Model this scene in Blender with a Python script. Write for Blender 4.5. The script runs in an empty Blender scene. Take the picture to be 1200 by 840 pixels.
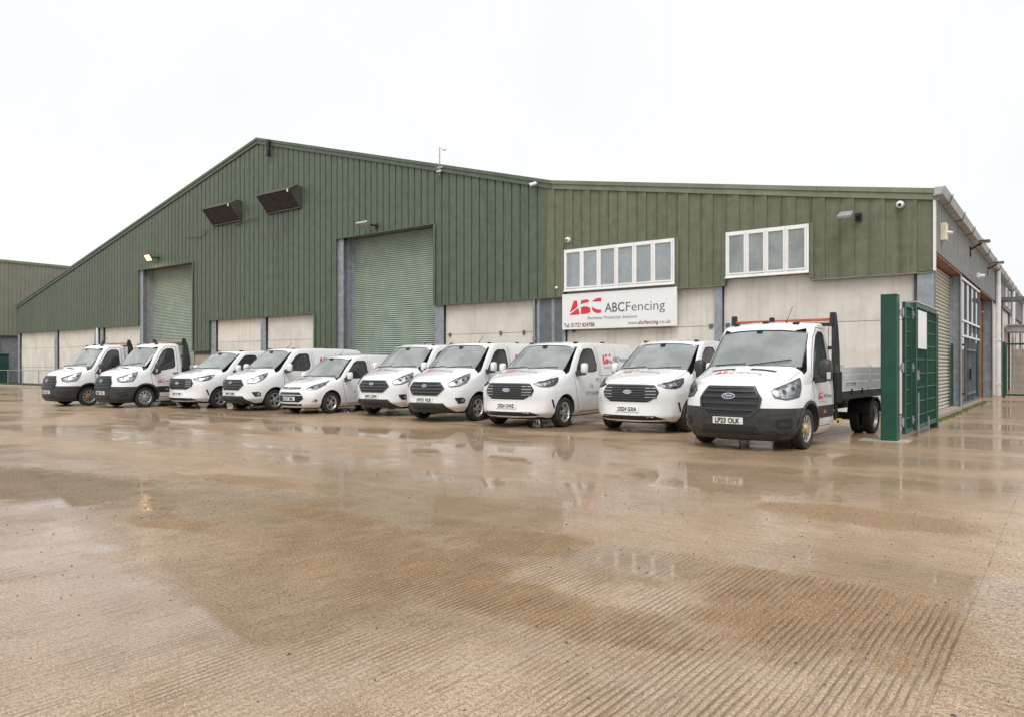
import bpy, bmesh, math, random
from mathutils import Vector, Matrix
from mathutils.bvhtree import BVHTree
R = math.radians
scene = bpy.context.scene
COL = scene.collection
random.seed(7)

# ------------------------------------------------------------------ camera
CAM_X, CAM_Y, CAM_Z = 2.876, -22.337, 1.44
YAW = math.degrees(math.atan(655.0 / 870.0))
cd = bpy.data.cameras.new('camera')
cam = bpy.data.objects.new('camera', cd)
COL.objects.link(cam)
cam.location = (CAM_X, CAM_Y, CAM_Z)
cam.rotation_euler = (R(90), 0, R(YAW))
cd.sensor_width = 36.0
cd.lens = 36.0 * 870.0 / 1200.0
cd.shift_y = 8.0 / 1200.0
cd.clip_start = 0.1
cd.clip_end = 2000
scene.camera = cam

# ------------------------------------------------------------------ overcast sky
world = bpy.data.worlds.new('World')
scene.world = world
world.use_nodes = True
wn = world.node_tree.nodes
wl = world.node_tree.links
wn.clear()
SUN_EL, SUN_AZ = 58.0, 150.0      # azimuth of the sun: compass style, 0 = +Y, clockwise
sky = wn.new('ShaderNodeTexSky')
sky.sky_type = 'NISHITA'
sky.sun_disc = False
sky.sun_elevation = R(SUN_EL)
sky.sun_rotation = R(SUN_AZ)
sky.dust_density = 4.0
sky.air_density = 1.0
hs = wn.new('ShaderNodeHueSaturation')
hs.inputs['Saturation'].default_value = 0.06
geo = wn.new('ShaderNodeTexCoord')
cn_ = wn.new('ShaderNodeTexNoise'); cn_.inputs['Scale'].default_value = 2.2; cn_.inputs['Detail'].default_value = 5.0; cn_.inputs['Roughness'].default_value = 0.55
wl.new(geo.outputs['Generated'], cn_.inputs['Vector'])
cloud = wn.new('ShaderNodeMix'); cloud.data_type = 'RGBA'          # stratus: faint light and grey parts all round
cloud.inputs[6].default_value = (6.9, 7.0, 7.15, 1); cloud.inputs[7].default_value = (7.9, 7.95, 8.0, 1)
cr_ = wn.new('ShaderNodeMapRange'); cr_.inputs[1].default_value = 0.3; cr_.inputs[2].default_value = 0.7
wl.new(cn_.outputs[0], cr_.inputs[0]); wl.new(cr_.outputs[0], cloud.inputs[0])
mixs = wn.new('ShaderNodeMix')
mixs.data_type = 'RGBA'
mixs.inputs[0].default_value = 0.88
bg = wn.new('ShaderNodeBackground')
bg.inputs['Strength'].default_value = 0.1
wo = wn.new('ShaderNodeOutputWorld')
wl.new(sky.outputs[0], hs.inputs['Color'])
wl.new(hs.outputs[0], mixs.inputs[6])
wl.new(cloud.outputs[2], mixs.inputs[7])
wl.new(mixs.outputs[2], bg.inputs['Color'])
wl.new(bg.outputs[0], wo.inputs['Surface'])

sd = bpy.data.lights.new('sun', 'SUN')
sd.energy = 1.5
sd.angle = R(40)
sd.color = (1.0, 0.975, 0.94)
sun = bpy.data.objects.new('sun', sd)
COL.objects.link(sun)
_az = R(SUN_AZ)
_dir = Vector((math.sin(_az) * math.cos(R(SUN_EL)), math.cos(_az) * math.cos(R(SUN_EL)), math.sin(R(SUN_EL))))
sun.rotation_euler = _dir.to_track_quat('Z', 'Y').to_euler()

vs = scene.view_settings
vs.view_transform = 'Standard'
vs.look = 'None'
vs.gamma = 1.0
vs.exposure = 0.52
vs.use_curve_mapping = False
scene.cycles.max_bounces = 8
scene.cycles.transparent_max_bounces = 12

# ------------------------------------------------------------------ materials
class NT:
    """small helper round a node tree"""
    def __init__(s, name):
        s.m = bpy.data.materials.new(name)
        s.m.use_nodes = True
        s.n = s.m.node_tree.nodes
        s.l = s.m.node_tree.links
        s.n.clear()
        s.out = s.n.new('ShaderNodeOutputMaterial')
    def node(s, t, **kw):
        nd = s.n.new(t)
        for k, v in kw.items():
            setattr(nd, k, v)
        return nd
    def put(s, sock, v):
        if isinstance(v, bpy.types.NodeSocket):
            s.l.new(v, sock)
        elif isinstance(v, (tuple, list)) and len(v) == 3 and sock.type == 'RGBA':
            sock.default_value = (*v, 1)
        else:
            sock.default_value = v
    def math(s, op, a, b=0.0, clamp=False):
        nd = s.node('ShaderNodeMath', operation=op, use_clamp=clamp)
        s.put(nd.inputs[0], a); s.put(nd.inputs[1], b)
        return nd.outputs[0]
    def mix(s, f, a, b, blend='MIX'):
        nd = s.node('ShaderNodeMix', data_type='RGBA', blend_type=blend)
        s.put(nd.inputs[0], f); s.put(nd.inputs[6], a); s.put(nd.inputs[7], b)
        return nd.outputs[2]
    def lerp(s, f, a, b):
        nd = s.node('ShaderNodeMix', data_type='FLOAT')
        s.put(nd.inputs[0], f); s.put(nd.inputs[2], a); s.put(nd.inputs[3], b)
        return nd.outputs[0]
    def ramp(s, v, lo, hi, a=0.0, b=1.0):
        nd = s.node('ShaderNodeMapRange', interpolation_type='SMOOTHSTEP')
        s.put(nd.inputs[0], v)
        for i, q in enumerate((lo, hi, a, b)):
            s.put(nd.inputs[1 + i], q)
        return nd.outputs[0]
    def pos(s):
        return s.node('ShaderNodeNewGeometry').outputs['Position']
    def scale(s, v, sc):
        nd = s.node('ShaderNodeVectorMath', operation='MULTIPLY')
        s.put(nd.inputs[0], v); nd.inputs[1].default_value = sc
        return nd.outputs[0]
    def noise(s, v, sc, detail=3.0, rough=0.55, dist=0.0):
        nd = s.node('ShaderNodeTexNoise')
        s.put(nd.inputs['Vector'], v)
        nd.inputs['Scale'].default_value = sc
        nd.inputs['Detail'].default_value = detail
        nd.inputs['Roughness'].default_value = rough
        nd.inputs['Distortion'].default_value = dist
        return nd.outputs[0]
    def bump(s, h, strength, dist):
        nd = s.node('ShaderNodeBump')
        s.put(nd.inputs['Height'], h)
        s.put(nd.inputs['Strength'], strength)
        nd.inputs['Distance'].default_value = dist
        return nd.outputs[0]
    def bsdf(s, **kw):
        p = s.node('ShaderNodeBsdfPrincipled')
        for k, v in kw.items():
            s.put(p.inputs[k.replace('_', ' ')], v)
        s.l.new(p.outputs[0], s.out.inputs['Surface'])
        return p

def M(name, col, rough=0.5, metal=0.0, var=0.12, scale=4.0, bump=0.0, bscale=60.0, bdist=0.004, coat=0.0,
      streak=0.0, streakcol=None, rvar=0.1, rnd=0.0, grime=0.0, grimecol=(0.12, 0.10, 0.08)):
    """painted / plain surface with noise in colour and gloss, run-down streaks and speckled grime"""
    t = NT(name)
    P = t.pos()
    n = t.noise(P, scale, 4.0)
    c = t.mix(t.ramp(n, 0.3, 0.7), tuple(x * (1 - var) for x in col), tuple(min(1, x * (1 + var)) for x in col))
    if rnd:
        oi = t.node('ShaderNodeObjectInfo')
        k = t.math('MULTIPLY_ADD', oi.outputs['Random'], 2 * rnd)
        t.n[-1].inputs[2].default_value = 1 - rnd
        nd = t.node('ShaderNodeVectorMath', operation='SCALE')
        t.put(nd.inputs[0], c); t.put(nd.inputs['Scale'], k)
        c = nd.outputs[0]
    if streak:
        sn = t.noise(t.scale(P, (9.0, 9.0, 0.45)), 1.0, 5.0, 0.6)
        c = t.mix(t.math('MULTIPLY', t.ramp(sn, 0.48, 0.72), streak), c, streakcol or tuple(x * 0.5 for x in col))
    if grime:
        gn = t.noise(P, 1.3, 6.0, 0.7)
        c = t.mix(t.math('MULTIPLY', t.ramp(gn, 0.45, 0.75), grime), c, grimecol)
    rg = t.lerp(t.noise(P, scale * 2.3, 3.0), max(0.02, rough - rvar), min(1, rough + rvar))
    kw = dict(Base_Color=c, Roughness=rg, Metallic=metal)
    if coat:
        kw['Coat_Weight'] = coat
        kw['Coat_Roughness'] = 0.06
    if bump:
        kw['Normal'] = t.bump(t.noise(P, bscale, 4.0, 0.6), bump, bdist)
    t.bsdf(**kw)
    return t.m

def glass_mat(name, tint, rough=0.01, base_ref=1.0, film=0.0, ior=1.62):
    """thin pane: see-through tint plus Fresnel mirror; film = share of pale diffuse colour: rain drops, plus painted-in sky sheen and room light"""
    t = NT(name)
    tr = t.node('ShaderNodeBsdfTransparent'); t.put(tr.inputs[0], tint)
    gl = t.node('ShaderNodeBsdfGlossy'); t.put(gl.inputs['Color'], (base_ref,) * 3)
    P = t.pos()
    t.put(gl.inputs['Roughness'], t.lerp(t.noise(P, 9.0, 3.0), rough, rough + 0.03))
    t.put(gl.inputs['Normal'], t.bump(t.noise(P, 2.2, 2.0), 0.15, 0.01))
    fr = t.node('ShaderNodeFresnel'); fr.inputs[0].default_value = ior
    mx = t.node('ShaderNodeMixShader')
    t.l.new(fr.outputs[0], mx.inputs[0]); t.l.new(tr.outputs[0], mx.inputs[1]); t.l.new(gl.outputs[0], mx.inputs[2])
    last = mx.outputs[0]
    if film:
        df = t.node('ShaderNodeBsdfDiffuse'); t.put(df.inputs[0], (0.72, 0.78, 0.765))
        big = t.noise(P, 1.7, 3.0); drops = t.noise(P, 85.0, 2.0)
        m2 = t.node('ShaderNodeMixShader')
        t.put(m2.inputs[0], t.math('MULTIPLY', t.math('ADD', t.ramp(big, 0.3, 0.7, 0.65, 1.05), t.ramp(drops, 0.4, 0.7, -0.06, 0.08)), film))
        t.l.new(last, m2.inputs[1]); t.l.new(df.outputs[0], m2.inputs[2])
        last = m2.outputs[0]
    t.l.new(last, t.out.inputs['Surface'])
    return t.m

# browner places with a thinner water film, and low places where water stands (x, y, half sizes)
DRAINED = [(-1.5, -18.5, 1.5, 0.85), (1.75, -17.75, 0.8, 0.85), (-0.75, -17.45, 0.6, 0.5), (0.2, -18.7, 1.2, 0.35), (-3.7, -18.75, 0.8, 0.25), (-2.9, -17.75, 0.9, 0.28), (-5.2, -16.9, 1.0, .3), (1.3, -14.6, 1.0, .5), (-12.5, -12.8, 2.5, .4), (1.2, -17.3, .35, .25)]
POOLED = [(0.35, -17.55, 0.52, 0.50), (3.7, -17.5, 1.1, 3.0), (-3.4, -15.2, 1.3, .5), (-0.2, -12.3, 2.2, .7), (-7.4, -10.8, 3.0, .6), (-16.0, -11.0, 4.0, .6), (-7.0, -18.6, 2.6, 1.0), (-0.4, -13.2, 1.6, 1.2), (-4.6, -12.6, 2.4, 1.0), (2.6, 8.0, 1.5, 9.0), (-9.5, -11.5, 2.6, .8)]
def ground_mat(name, grooved):
    """rain-wet yard concrete: brown tamped concrete with aggregate flecks under a thin film of water"""
    t = NT(name)
    P = t.pos()
    sep = t.node('ShaderNodeSeparateXYZ'); t.l.new(P, sep.inputs[0])
    big = t.noise(t.scale(P, (0.16, 0.34, 0.3)), 1.0, 4.0, 0.6, 0.6)
    mid = t.noise(P, 1.6, 6.0, 0.62)
    fine = t.noise(P, 38.0, 5.0, 0.7)
    agg = t.noise(P, 100.0, 3.0, 0.6)
    c = t.mix(t.ramp(mid, 0.3, 0.72), (0.365, 0.238, 0.132), (0.500, 0.368, 0.245))
    brush = t.noise(t.scale(P, (2.4, 34.0, 1.0) if not grooved else (34.0, 2.4, 1.0)), 1.0, 5.0, 0.7)
    edge = t.math('ADD', t.math('MULTIPLY', t.math('SUBTRACT', brush, 0.5), 2.2), t.math('ADD', t.math('MULTIPLY', t.math('SUBTRACT', t.noise(P, 1.1, 7.0, 0.72), 0.5), 3.6), t.math('MULTIPLY', t.math('SUBTRACT', t.noise(t.scale(P, (14.0, 4.0, 1.0)), 1.0, 4.0, 0.7), 0.5), 1.6)))
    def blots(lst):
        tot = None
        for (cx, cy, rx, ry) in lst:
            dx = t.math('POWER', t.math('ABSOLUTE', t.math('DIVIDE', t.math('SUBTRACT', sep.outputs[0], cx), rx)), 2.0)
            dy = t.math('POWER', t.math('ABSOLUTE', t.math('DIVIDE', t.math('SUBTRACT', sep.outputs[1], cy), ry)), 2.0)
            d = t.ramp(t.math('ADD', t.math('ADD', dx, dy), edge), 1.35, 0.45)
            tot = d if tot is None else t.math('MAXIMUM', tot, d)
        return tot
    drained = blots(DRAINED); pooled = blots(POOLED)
    silt_and_brown = t.ramp(t.noise(t.scale(P, (0.55, 0.3, 1)), 1.0, 5.0, 0.65, 0.8), 0.50, 0.70)
    silt_and_brown = t.math('MAXIMUM', t.math('MULTIPLY', silt_and_brown, 0.5), drained)  # random silt tone joined with the placed brown patches
    c = t.mix(t.math('MULTIPLY', silt_and_brown, t.ramp(fine, 0.30, 0.62, 0.95, 0.55)), c, (0.195, 0.110, 0.034))
    c = t.mix(t.ramp(fine, 0.47, 0.58, 0.0, 0.62), c, (0.165, 0.105, 0.056))
    c = t.mix(t.ramp(agg, 0.55, 0.66, 0.0, 0.75), c, (0.66, 0.55, 0.43))
    c = t.mix(t.ramp(agg, 0.45, 0.33, 0.0, 0.75), c, (0.085, 0.054, 0.032))
    c = t.mix(t.ramp(brush, 0.50, 0.66, 0.0, 0.55), c, (0.135, 0.083, 0.042))
    wet = t.ramp(t.math('ADD', t.math('MULTIPLY', big, 0.75), t.math('MULTIPLY', mid, 0.30)), 0.46, 0.62)
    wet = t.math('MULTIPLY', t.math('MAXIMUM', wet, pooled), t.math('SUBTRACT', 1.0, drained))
    c = t.mix(t.math('MULTIPLY', wet, 0.35), c, (0.115, 0.078, 0.045))
    wob = t.noise(P, 2.2, 3.0)
    wob2 = t.noise(P, 11.0, 3.0)
    xg = t.math('ADD', sep.outputs[0], t.math('ADD', t.math('MULTIPLY', wob, 0.03), t.math('MULTIPLY', wob2, 0.006)))
    yg = t.math('ADD', sep.outputs[1], t.math('MULTIPLY', wob, 0.08))
    rag = t.math('MULTIPLY', t.math('SUBTRACT', fine, 0.5), 0.9)
    ripple = t.noise(t.scale(P, (1.0, 1.0, 1.0)), 26.0, 3.0, 0.6)
    if grooved:
        g = t.math('SINE', t.math('MULTIPLY', xg, 2 * math.pi / 0.041))
        brk = t.math('MULTIPLY', t.ramp(t.noise(t.scale(P, (4.0, 1.6, 1.0)), 1.0, 5.0, 0.7), 0.36, 0.60, 0.5, 1.0), t.ramp(t.noise(t.scale(P, (0.9, 0.6, 1.0)), 1.0, 4.0, 0.6), 0.33, 0.62, 0.35, 1.15))
        g = t.math('MULTIPLY', t.math('MULTIPLY', g, 0.5), brk)
        hgt = t.math('ADD', g, t.math('MULTIPLY', fine, 0.6))
        dry = t.math('SUBTRACT', 1.0, t.math('MULTIPLY', wet, 0.75))
        gd = t.math('MULTIPLY', t.ramp(t.math('ADD', g, rag), -0.14, -0.36, 0.0, 0.66), dry)
        c = t.mix(gd, c, (0.085, 0.052, 0.028))
        bn = t.bump(hgt, t.lerp(wet, 0.9, 0.3), 0.008)
        cn = t.bump(t.math('ADD', t.math('MULTIPLY', g, 0.40), t.math('ADD', t.math('MULTIPLY', fine, 0.55), t.math('MULTIPLY', ripple, 0.3))), t.lerp(wet, 0.42, 0.015), 0.006)
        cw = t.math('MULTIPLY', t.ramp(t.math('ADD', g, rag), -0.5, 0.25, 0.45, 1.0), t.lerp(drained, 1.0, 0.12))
        cw = t.math('MAXIMUM', cw, t.math('MULTIPLY', pooled, 0.95))
    else:
        g = t.math('SINE', t.math('MULTIPLY', yg, 2 * math.pi / 0.061))
        hgt = t.math('ADD', t.math('MULTIPLY', g, 0.2), t.math('ADD', t.math('MULTIPLY', fine, 0.6), t.math('MULTIPLY', mid, 1.2)))
        bn = t.bump(hgt, 0.5, 0.006)
        cn = t.bump(t.math('ADD', t.math('MULTIPLY', g, 0.1), t.math('ADD', t.math('MULTIPLY', fine, 0.4), t.math('MULTIPLY', brush, 0.5))), t.lerp(wet, 0.36, 0.025), 0.006)
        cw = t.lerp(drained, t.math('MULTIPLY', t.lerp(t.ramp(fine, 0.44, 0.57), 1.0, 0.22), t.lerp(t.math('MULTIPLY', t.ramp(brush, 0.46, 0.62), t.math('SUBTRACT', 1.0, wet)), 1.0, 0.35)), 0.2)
    cr = t.lerp(wet, 0.22, 0.02)
    p = t.bsdf(Base_Color=c, Roughness=0.7, Normal=bn, IOR=1.3, Coat_Weight=cw, Coat_Roughness=cr, Coat_IOR=1.36)
    t.put(p.inputs['Coat Normal'], cn)
    return t.m

MAT = {}
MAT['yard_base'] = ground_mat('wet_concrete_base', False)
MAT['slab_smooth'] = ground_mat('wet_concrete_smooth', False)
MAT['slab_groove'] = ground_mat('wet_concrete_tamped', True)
MAT['clad_green'] = M('green_cladding', (0.076, 0.106, 0.069), 0.5, 0.0, 0.12, 2.5, streak=0.45, streakcol=(0.125, 0.148, 0.115), rnd=0.07, grime=0.2, grimecol=(0.07, 0.075, 0.06))
MAT['clad_olive'] = M('olive_cladding', (0.128, 0.133, 0.086), 0.55, 0.0, 0.14, 3.0, streak=0.7, streakcol=(0.185, 0.180, 0.140), rnd=0.08, grime=0.4, grimecol=(0.10, 0.13, 0.085))
MAT['clad_grey'] = M('grey_cladding', (0.22, 0.225, 0.22), 0.5, 0.0, 0.12, 2.0, streak=0.5)
MAT['nbr_clad'] = M('pale_olive_cladding', (0.20, 0.195, 0.155), 0.6, 0.0, 0.08, 1.0, streak=0.3)
MAT['trim_green'] = M('green_flashing', (0.17, 0.19, 0.125), 0.5, 0.0, 0.12, 1.5, streak=0.3, rnd=0.08)
MAT['gutter'] = M('zinc_gutter', (0.36, 0.36, 0.37), 0.4, 0.2, 0.2, 2.0, grime=0.4)
MAT['concrete'] = M('precast_concrete', (0.665, 0.625, 0.575), 0.8, 0.0, 0.07, 1.2, bump=0.25, bscale=45, streak=0.5, streakcol=(0.50, 0.45, 0.40), rnd=0.05, grime=0.35, grimecol=(0.42, 0.38, 0.32))
MAT['plinth'] = M('damp_concrete', (0.34, 0.30, 0.25), 0.7, 0.0, 0.15, 2.0, bump=0.3)
MAT['steel'] = M('galvanised_steel', (0.29, 0.315, 0.345), 0.5, 0.3, 0.15, 5.0, streak=0.3)
MAT['steel_dark'] = M('dark_grey_steel', (0.13, 0.145, 0.16), 0.5, 0.2, 0.15, 3.0, streak=0.2)
MAT['shutter'] = M('green_grey_shutter', (0.335, 0.405, 0.345), 0.45, 0.1, 0.10, 1.6, streak=0.3, streakcol=(0.25, 0.30, 0.25))
MAT['shutter_tan'] = M('buff_shutter', (0.50, 0.475, 0.40), 0.5, 0.0, 0.08, 1.5, streak=0.2)
MAT['brown'] = M('brown_timber', (0.235, 0.105, 0.05), 0.6, 0.0, 0.25, 3.0, streak=0.3)
MAT['upvc'] = M('white_window_frame', (0.80, 0.80, 0.79), 0.35, 0.0, 0.04, 2.0, grime=0.12, grimecol=(0.5, 0.48, 0.42))
MAT['white_paint'] = M('white_paint', (0.74, 0.74, 0.73), 0.45, 0.0, 0.05, 2.0, grime=0.1, grimecol=(0.45, 0.42, 0.36))
MAT['blind'] = M('lilac_blind_fabric', (0.66, 0.67, 0.80), 0.8, 0.0, 0.06, 2.0, rnd=0.06)
MAT['room'] = M('room_wall', (0.50, 0.52, 0.52), 0.8, 0.0, 0.06, 1.0)
MAT['room_dark'] = M('dark_room_finish', (0.10, 0.11, 0.12), 0.8)  # dark finish of floors and shutter backings
MAT['glass'] = glass_mat('window_glass', (0.90, 0.93, 0.95), film=0.32)  # pale film painted in for sky sheen and lit rooms
MAT['glass_dark'] = glass_mat('entrance_glass', (0.45, 0.5, 0.52), base_ref=1.0)
MAT['green_steel'] = M('green_powder_coat', (0.006, 0.060, 0.035), 0.5, 0.0, 0.18, 3.0, streak=0.25, streakcol=(0.014, 0.075, 0.05))
MAT['roof'] = M('fibre_cement_roof', (0.26, 0.27, 0.25), 0.7, 0.0, 0.15, 0.8)
MAT['black'] = M('black_plastic', (0.011, 0.011, 0.012), 0.45, 0.0, 0.2, 6.0)
MAT['dark_metal'] = M('dark_brown_metal', (0.085, 0.078, 0.066), 0.5, 0.2, 0.25, 3.0, streak=0.4, streakcol=(0.10, 0.09, 0.075))
MAT['void'] = M('vent_mesh', (0.028, 0.025, 0.027), 0.7, 0.0, 0.4, 9.0)
MAT['white_plastic'] = M('white_plastic', (0.78, 0.78, 0.76), 0.35, 0.0, 0.04, 3.0)
MAT['cream_plastic'] = M('cream_plastic', (0.72, 0.68, 0.54), 0.4)
MAT['alu'] = M('aluminium', (0.60, 0.61, 0.63), 0.35, 0.85, 0.08, 5.0)
MAT['sign_white'] = M('sign_face', (0.80, 0.80, 0.80), 0.35, 0.0, 0.02, 1.0, grime=0.06, grimecol=(0.55, 0.52, 0.48))
MAT['red'] = M('red_vinyl', (0.62, 0.035, 0.055), 0.4, 0.0, 0.05, 3.0)
MAT['maroon'] = M('dark_red_vinyl', (0.25, 0.03, 0.05), 0.4, 0.0, 0.05, 3.0)
MAT['grey_print'] = M('grey_vinyl', (0.115, 0.12, 0.125), 0.4, 0.0, 0.05, 3.0)
MAT['grass'] = M('verge_grass', (0.085, 0.11, 0.028), 0.8, 0.0, 0.5, 4.0, bump=0.6, bscale=30)
MAT['moss'] = M('moss', (0.10, 0.115, 0.03), 0.9, 0.0, 0.4, 14.0, bump=0.7, bscale=60)
MAT['kerb'] = M('kerb_concrete', (0.36, 0.33, 0.28), 0.6, 0.0, 0.12, 2.0, bump=0.2)
MAT['teal'] = M('dark_teal_plastic', (0.018, 0.065, 0.06), 0.5, 0.0, 0.2, 2.0)
MAT['stone'] = M('grit', (0.07, 0.055, 0.045), 0.5, 0.0, 0.4, 30.0)
MAT['paint'] = M('white_vehicle_paint', (0.74, 0.745, 0.75), 0.28, 0.0, 0.015, 1.5, coat=1.0, rvar=0.05, grime=0.05, grimecol=(0.45, 0.42, 0.38))
MAT['trim'] = M('charcoal_bumper_plastic', (0.028, 0.0285, 0.030), 0.38, 0.0, 0.25, 9.0, grime=0.2, grimecol=(0.09, 0.08, 0.065))
MAT['seam'] = M('shut_line', (0.06, 0.06, 0.065), 0.7)
MAT['tyre'] = M('tyre_rubber', (0.022, 0.021, 0.020), 0.6, 0.0, 0.3, 12.0, grime=0.3, grimecol=(0.07, 0.055, 0.04))
MAT['alloy'] = M('silver_alloy', (0.62, 0.63, 0.64), 0.3, 0.8, 0.1, 6.0)
MAT['brake'] = M('dark_brake_metal', (0.03, 0.03, 0.032), 0.6, 0.3)  # dark metal of the brake discs
MAT['steelrim'] = M('silver_steel_rim', (0.46, 0.46, 0.46), 0.4, 0.6, 0.15, 8.0)
MAT['hub_yellow'] = M('yellow_hub', (0.46, 0.36, 0.15), 0.4, 0.3, 0.2, 12.0)
MAT['badge_grey'] = M('badge_grey', (0.34, 0.36, 0.40), 0.25, 0.5, 0.1, 9.0)
MAT['hub_copper'] = M('rusty_hub', (0.36, 0.17, 0.075), 0.5, 0.4, 0.3, 14.0)
MAT['chrome'] = M('bright_metal', (0.72, 0.72, 0.73), 0.15, 1.0, 0.03, 5.0)
MAT['badge_blue'] = M('badge_blue', (0.025, 0.05, 0.13), 0.2, 0.0, 0.1, 9.0, coat=0.6)
MAT['grille_bar'] = M('grille_bar', (0.075, 0.077, 0.082), 0.3, 0.2, 0.1, 8.0)
MAT['lamp_in'] = M('lamp_reflector', (0.46, 0.47, 0.48), 0.2, 0.6, 0.6, 16.0)
MAT['lamp_dark'] = M('lamp_bezel', (0.10, 0.10, 0.105), 0.2, 0.3, 0.5, 22.0)
MAT['lens'] = glass_mat('lamp_lens', (0.90, 0.91, 0.92))
MAT['amber'] = M('amber_lens', (0.75, 0.23, 0.02), 0.2, 0.0, 0.1, 9.0)
MAT['windscreen'] = glass_mat('windscreen_glass', (0.82, 0.90, 0.87), film=0.34, ior=1.75)  # rain drops on the screen, made paler to paint in sky sheen
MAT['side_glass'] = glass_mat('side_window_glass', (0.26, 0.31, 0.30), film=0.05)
MAT['interior'] = M('cabin_dark', (0.045, 0.047, 0.05), 0.7, 0.0, 0.2, 5.0)
MAT['headliner'] = M('cabin_grey', (0.30, 0.31, 0.31), 0.8, 0.0, 0.05, 4.0)
MAT['seat'] = M('seat_fabric', (0.06, 0.062, 0.068), 0.85, 0.0, 0.2, 14.0)
MAT['paper'] = M('paper', (0.78, 0.78, 0.76), 0.7, 0.0, 0.04, 8.0)
MAT['plate'] = M('number_plate_white', (0.74, 0.74, 0.71), 0.35, 0.0, 0.02, 5.0)
MAT['plate_yel'] = M('plate_blue', (0.02, 0.10, 0.42), 0.35)
MAT['ink'] = M('plate_black', (0.012, 0.012, 0.012), 0.5)
MAT['orange'] = M('orange_bar', (0.42, 0.10, 0.055), 0.45, 0.0, 0.1, 6.0)
MAT['side_alu'] = M('dropside_aluminium', (0.60, 0.62, 0.64), 0.45, 0.15, 0.08, 3.0, grime=0.1)
MAT['yellow'] = M('yellow_marking', (0.55, 0.42, 0.05), 0.6, 0.0, 0.2, 9.0)
MAT['red_box'] = M('red_plastic', (0.30, 0.03, 0.03), 0.4)

def lamp_mat():
    t = NT('lit_flood_lens')
    P = t.pos()
    e = t.node('ShaderNodeEmission')
    t.put(e.inputs[0], t.mix(t.noise(P, 12.0), (1.0, 0.55, 0.16), (1.0, 0.80, 0.48)))
    e.inputs[1].default_value = 2.0
    t.l.new(e.outputs[0], t.out.inputs['Surface'])
    return t.m
MAT['lit'] = lamp_mat()

# ------------------------------------------------------------------ mesh helpers
class MB:
    def __init__(s):
        s.v = []; s.f = []
    def add(s, vs, fs):
        o = len(s.v)
        s.v += [tuple(p) for p in vs]
        s.f += [tuple(o + i for i in f) for f in fs]
        return s
    def box(s, x0, x1, y0, y1, z0, z1):
        x0, x1 = min(x0, x1), max(x0, x1); y0, y1 = min(y0, y1), max(y0, y1); z0, z1 = min(z0, z1), max(z0, z1)
        vs = [(x0, y0, z0), (x1, y0, z0), (x1, y1, z0), (x0, y1, z0), (x0, y0, z1), (x1, y0, z1), (x1, y1, z1), (x0, y1, z1)]
        return s.add(vs, [(3, 2, 1, 0), (4, 5, 6, 7), (0, 1, 5, 4), (1, 2, 6, 5), (2, 3, 7, 6), (3, 0, 4, 7)])
    def prism(s, poly, axis, a, b):
        """polygon in the two other axes (x,z for 'y'; y,z for 'x'; x,y for 'z') pulled from a to b"""
        n = len(poly)
        def P(q, c):
            return {'x': (c, q[0], q[1]), 'y': (q[0], c, q[1]), 'z': (q[0], q[1], c)}[axis]
        ar = sum(poly[i][0] * poly[(i + 1) % n][1] - poly[(i + 1) % n][0] * poly[i][1] for i in range(n))
        if (ar > 0) != (axis == 'y'):
            poly = poly[::-1]
        if a > b: a, b = b, a
        vs = [P(q, a) for q in poly] + [P(q, b) for q in poly]
        fs = [tuple(range(n)), tuple(range(2 * n - 1, n - 1, -1))]
        fs += [((i + 1) % n, i, n + i, n + (i + 1) % n) for i in range(n)]
        return s.add(vs, fs)
    def tube(s, p0, p1, r, n=8, r2=None):
        p0, p1 = Vector(p0), Vector(p1)
        r2 = r if r2 is None else r2
        d = (p1 - p0).normalized()
        a = d.orthogonal().normalized(); b = d.cross(a)
        vs = [p0 + (a * math.cos(2 * math.pi * i / n) + b * math.sin(2 * math.pi * i / n)) * r for i in range(n)]
        vs += [p1 + (a * math.cos(2 * math.pi * i / n) + b * math.sin(2 * math.pi * i / n)) * r2 for i in range(n)]
        fs = [(i, (i + 1) % n, n + (i + 1) % n, n + i) for i in range(n)] + [tuple(range(n - 1, -1, -1)), tuple(range(n, 2 * n))]
        return s.add(vs, fs)
    def path(s, pts, r, n=8):
        for a, b in zip(pts[:-1], pts[1:]):
            s.tube(a, b, r, n)
        return s
    def lathe(s, prof, n=32, axis='y', c=(0, 0, 0)):
        """profile of (radius, along-axis) turned about an axis; closed loop profile"""
        m = len(prof); vs = []
        for i in range(n):
            a = 2 * math.pi * i / n
            for r, h in prof:
                q = (r * math.cos(a), h, r * math.sin(a)) if axis == 'y' else (r * math.cos(a), r * math.sin(a), h)
                vs.append((q[0] + c[0], q[1] + c[1], q[2] + c[2]))
        fs = [(i * m + j, ((i + 1) % n) * m + j, ((i + 1) % n) * m + (j + 1) % m, i * m + (j + 1) % m) for i in range(n) for j in range(m)]
        return s.add(vs, fs)
    def mesh(s, name):
        me = bpy.data.meshes.new(name)
        me.from_pydata(s.v, [], s.f)
        me.update()
        return me
    def build(s, name, mat, parent=None, smooth=None, bevel=0.0):
        return link(name, s.mesh(name), mat, parent, smooth, bevel)

def fix_normals(me):
    bm = bmesh.new(); bm.from_mesh(me)
    bmesh.ops.recalc_face_normals(bm, faces=bm.faces)
    bm.to_mesh(me); bm.free()

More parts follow.
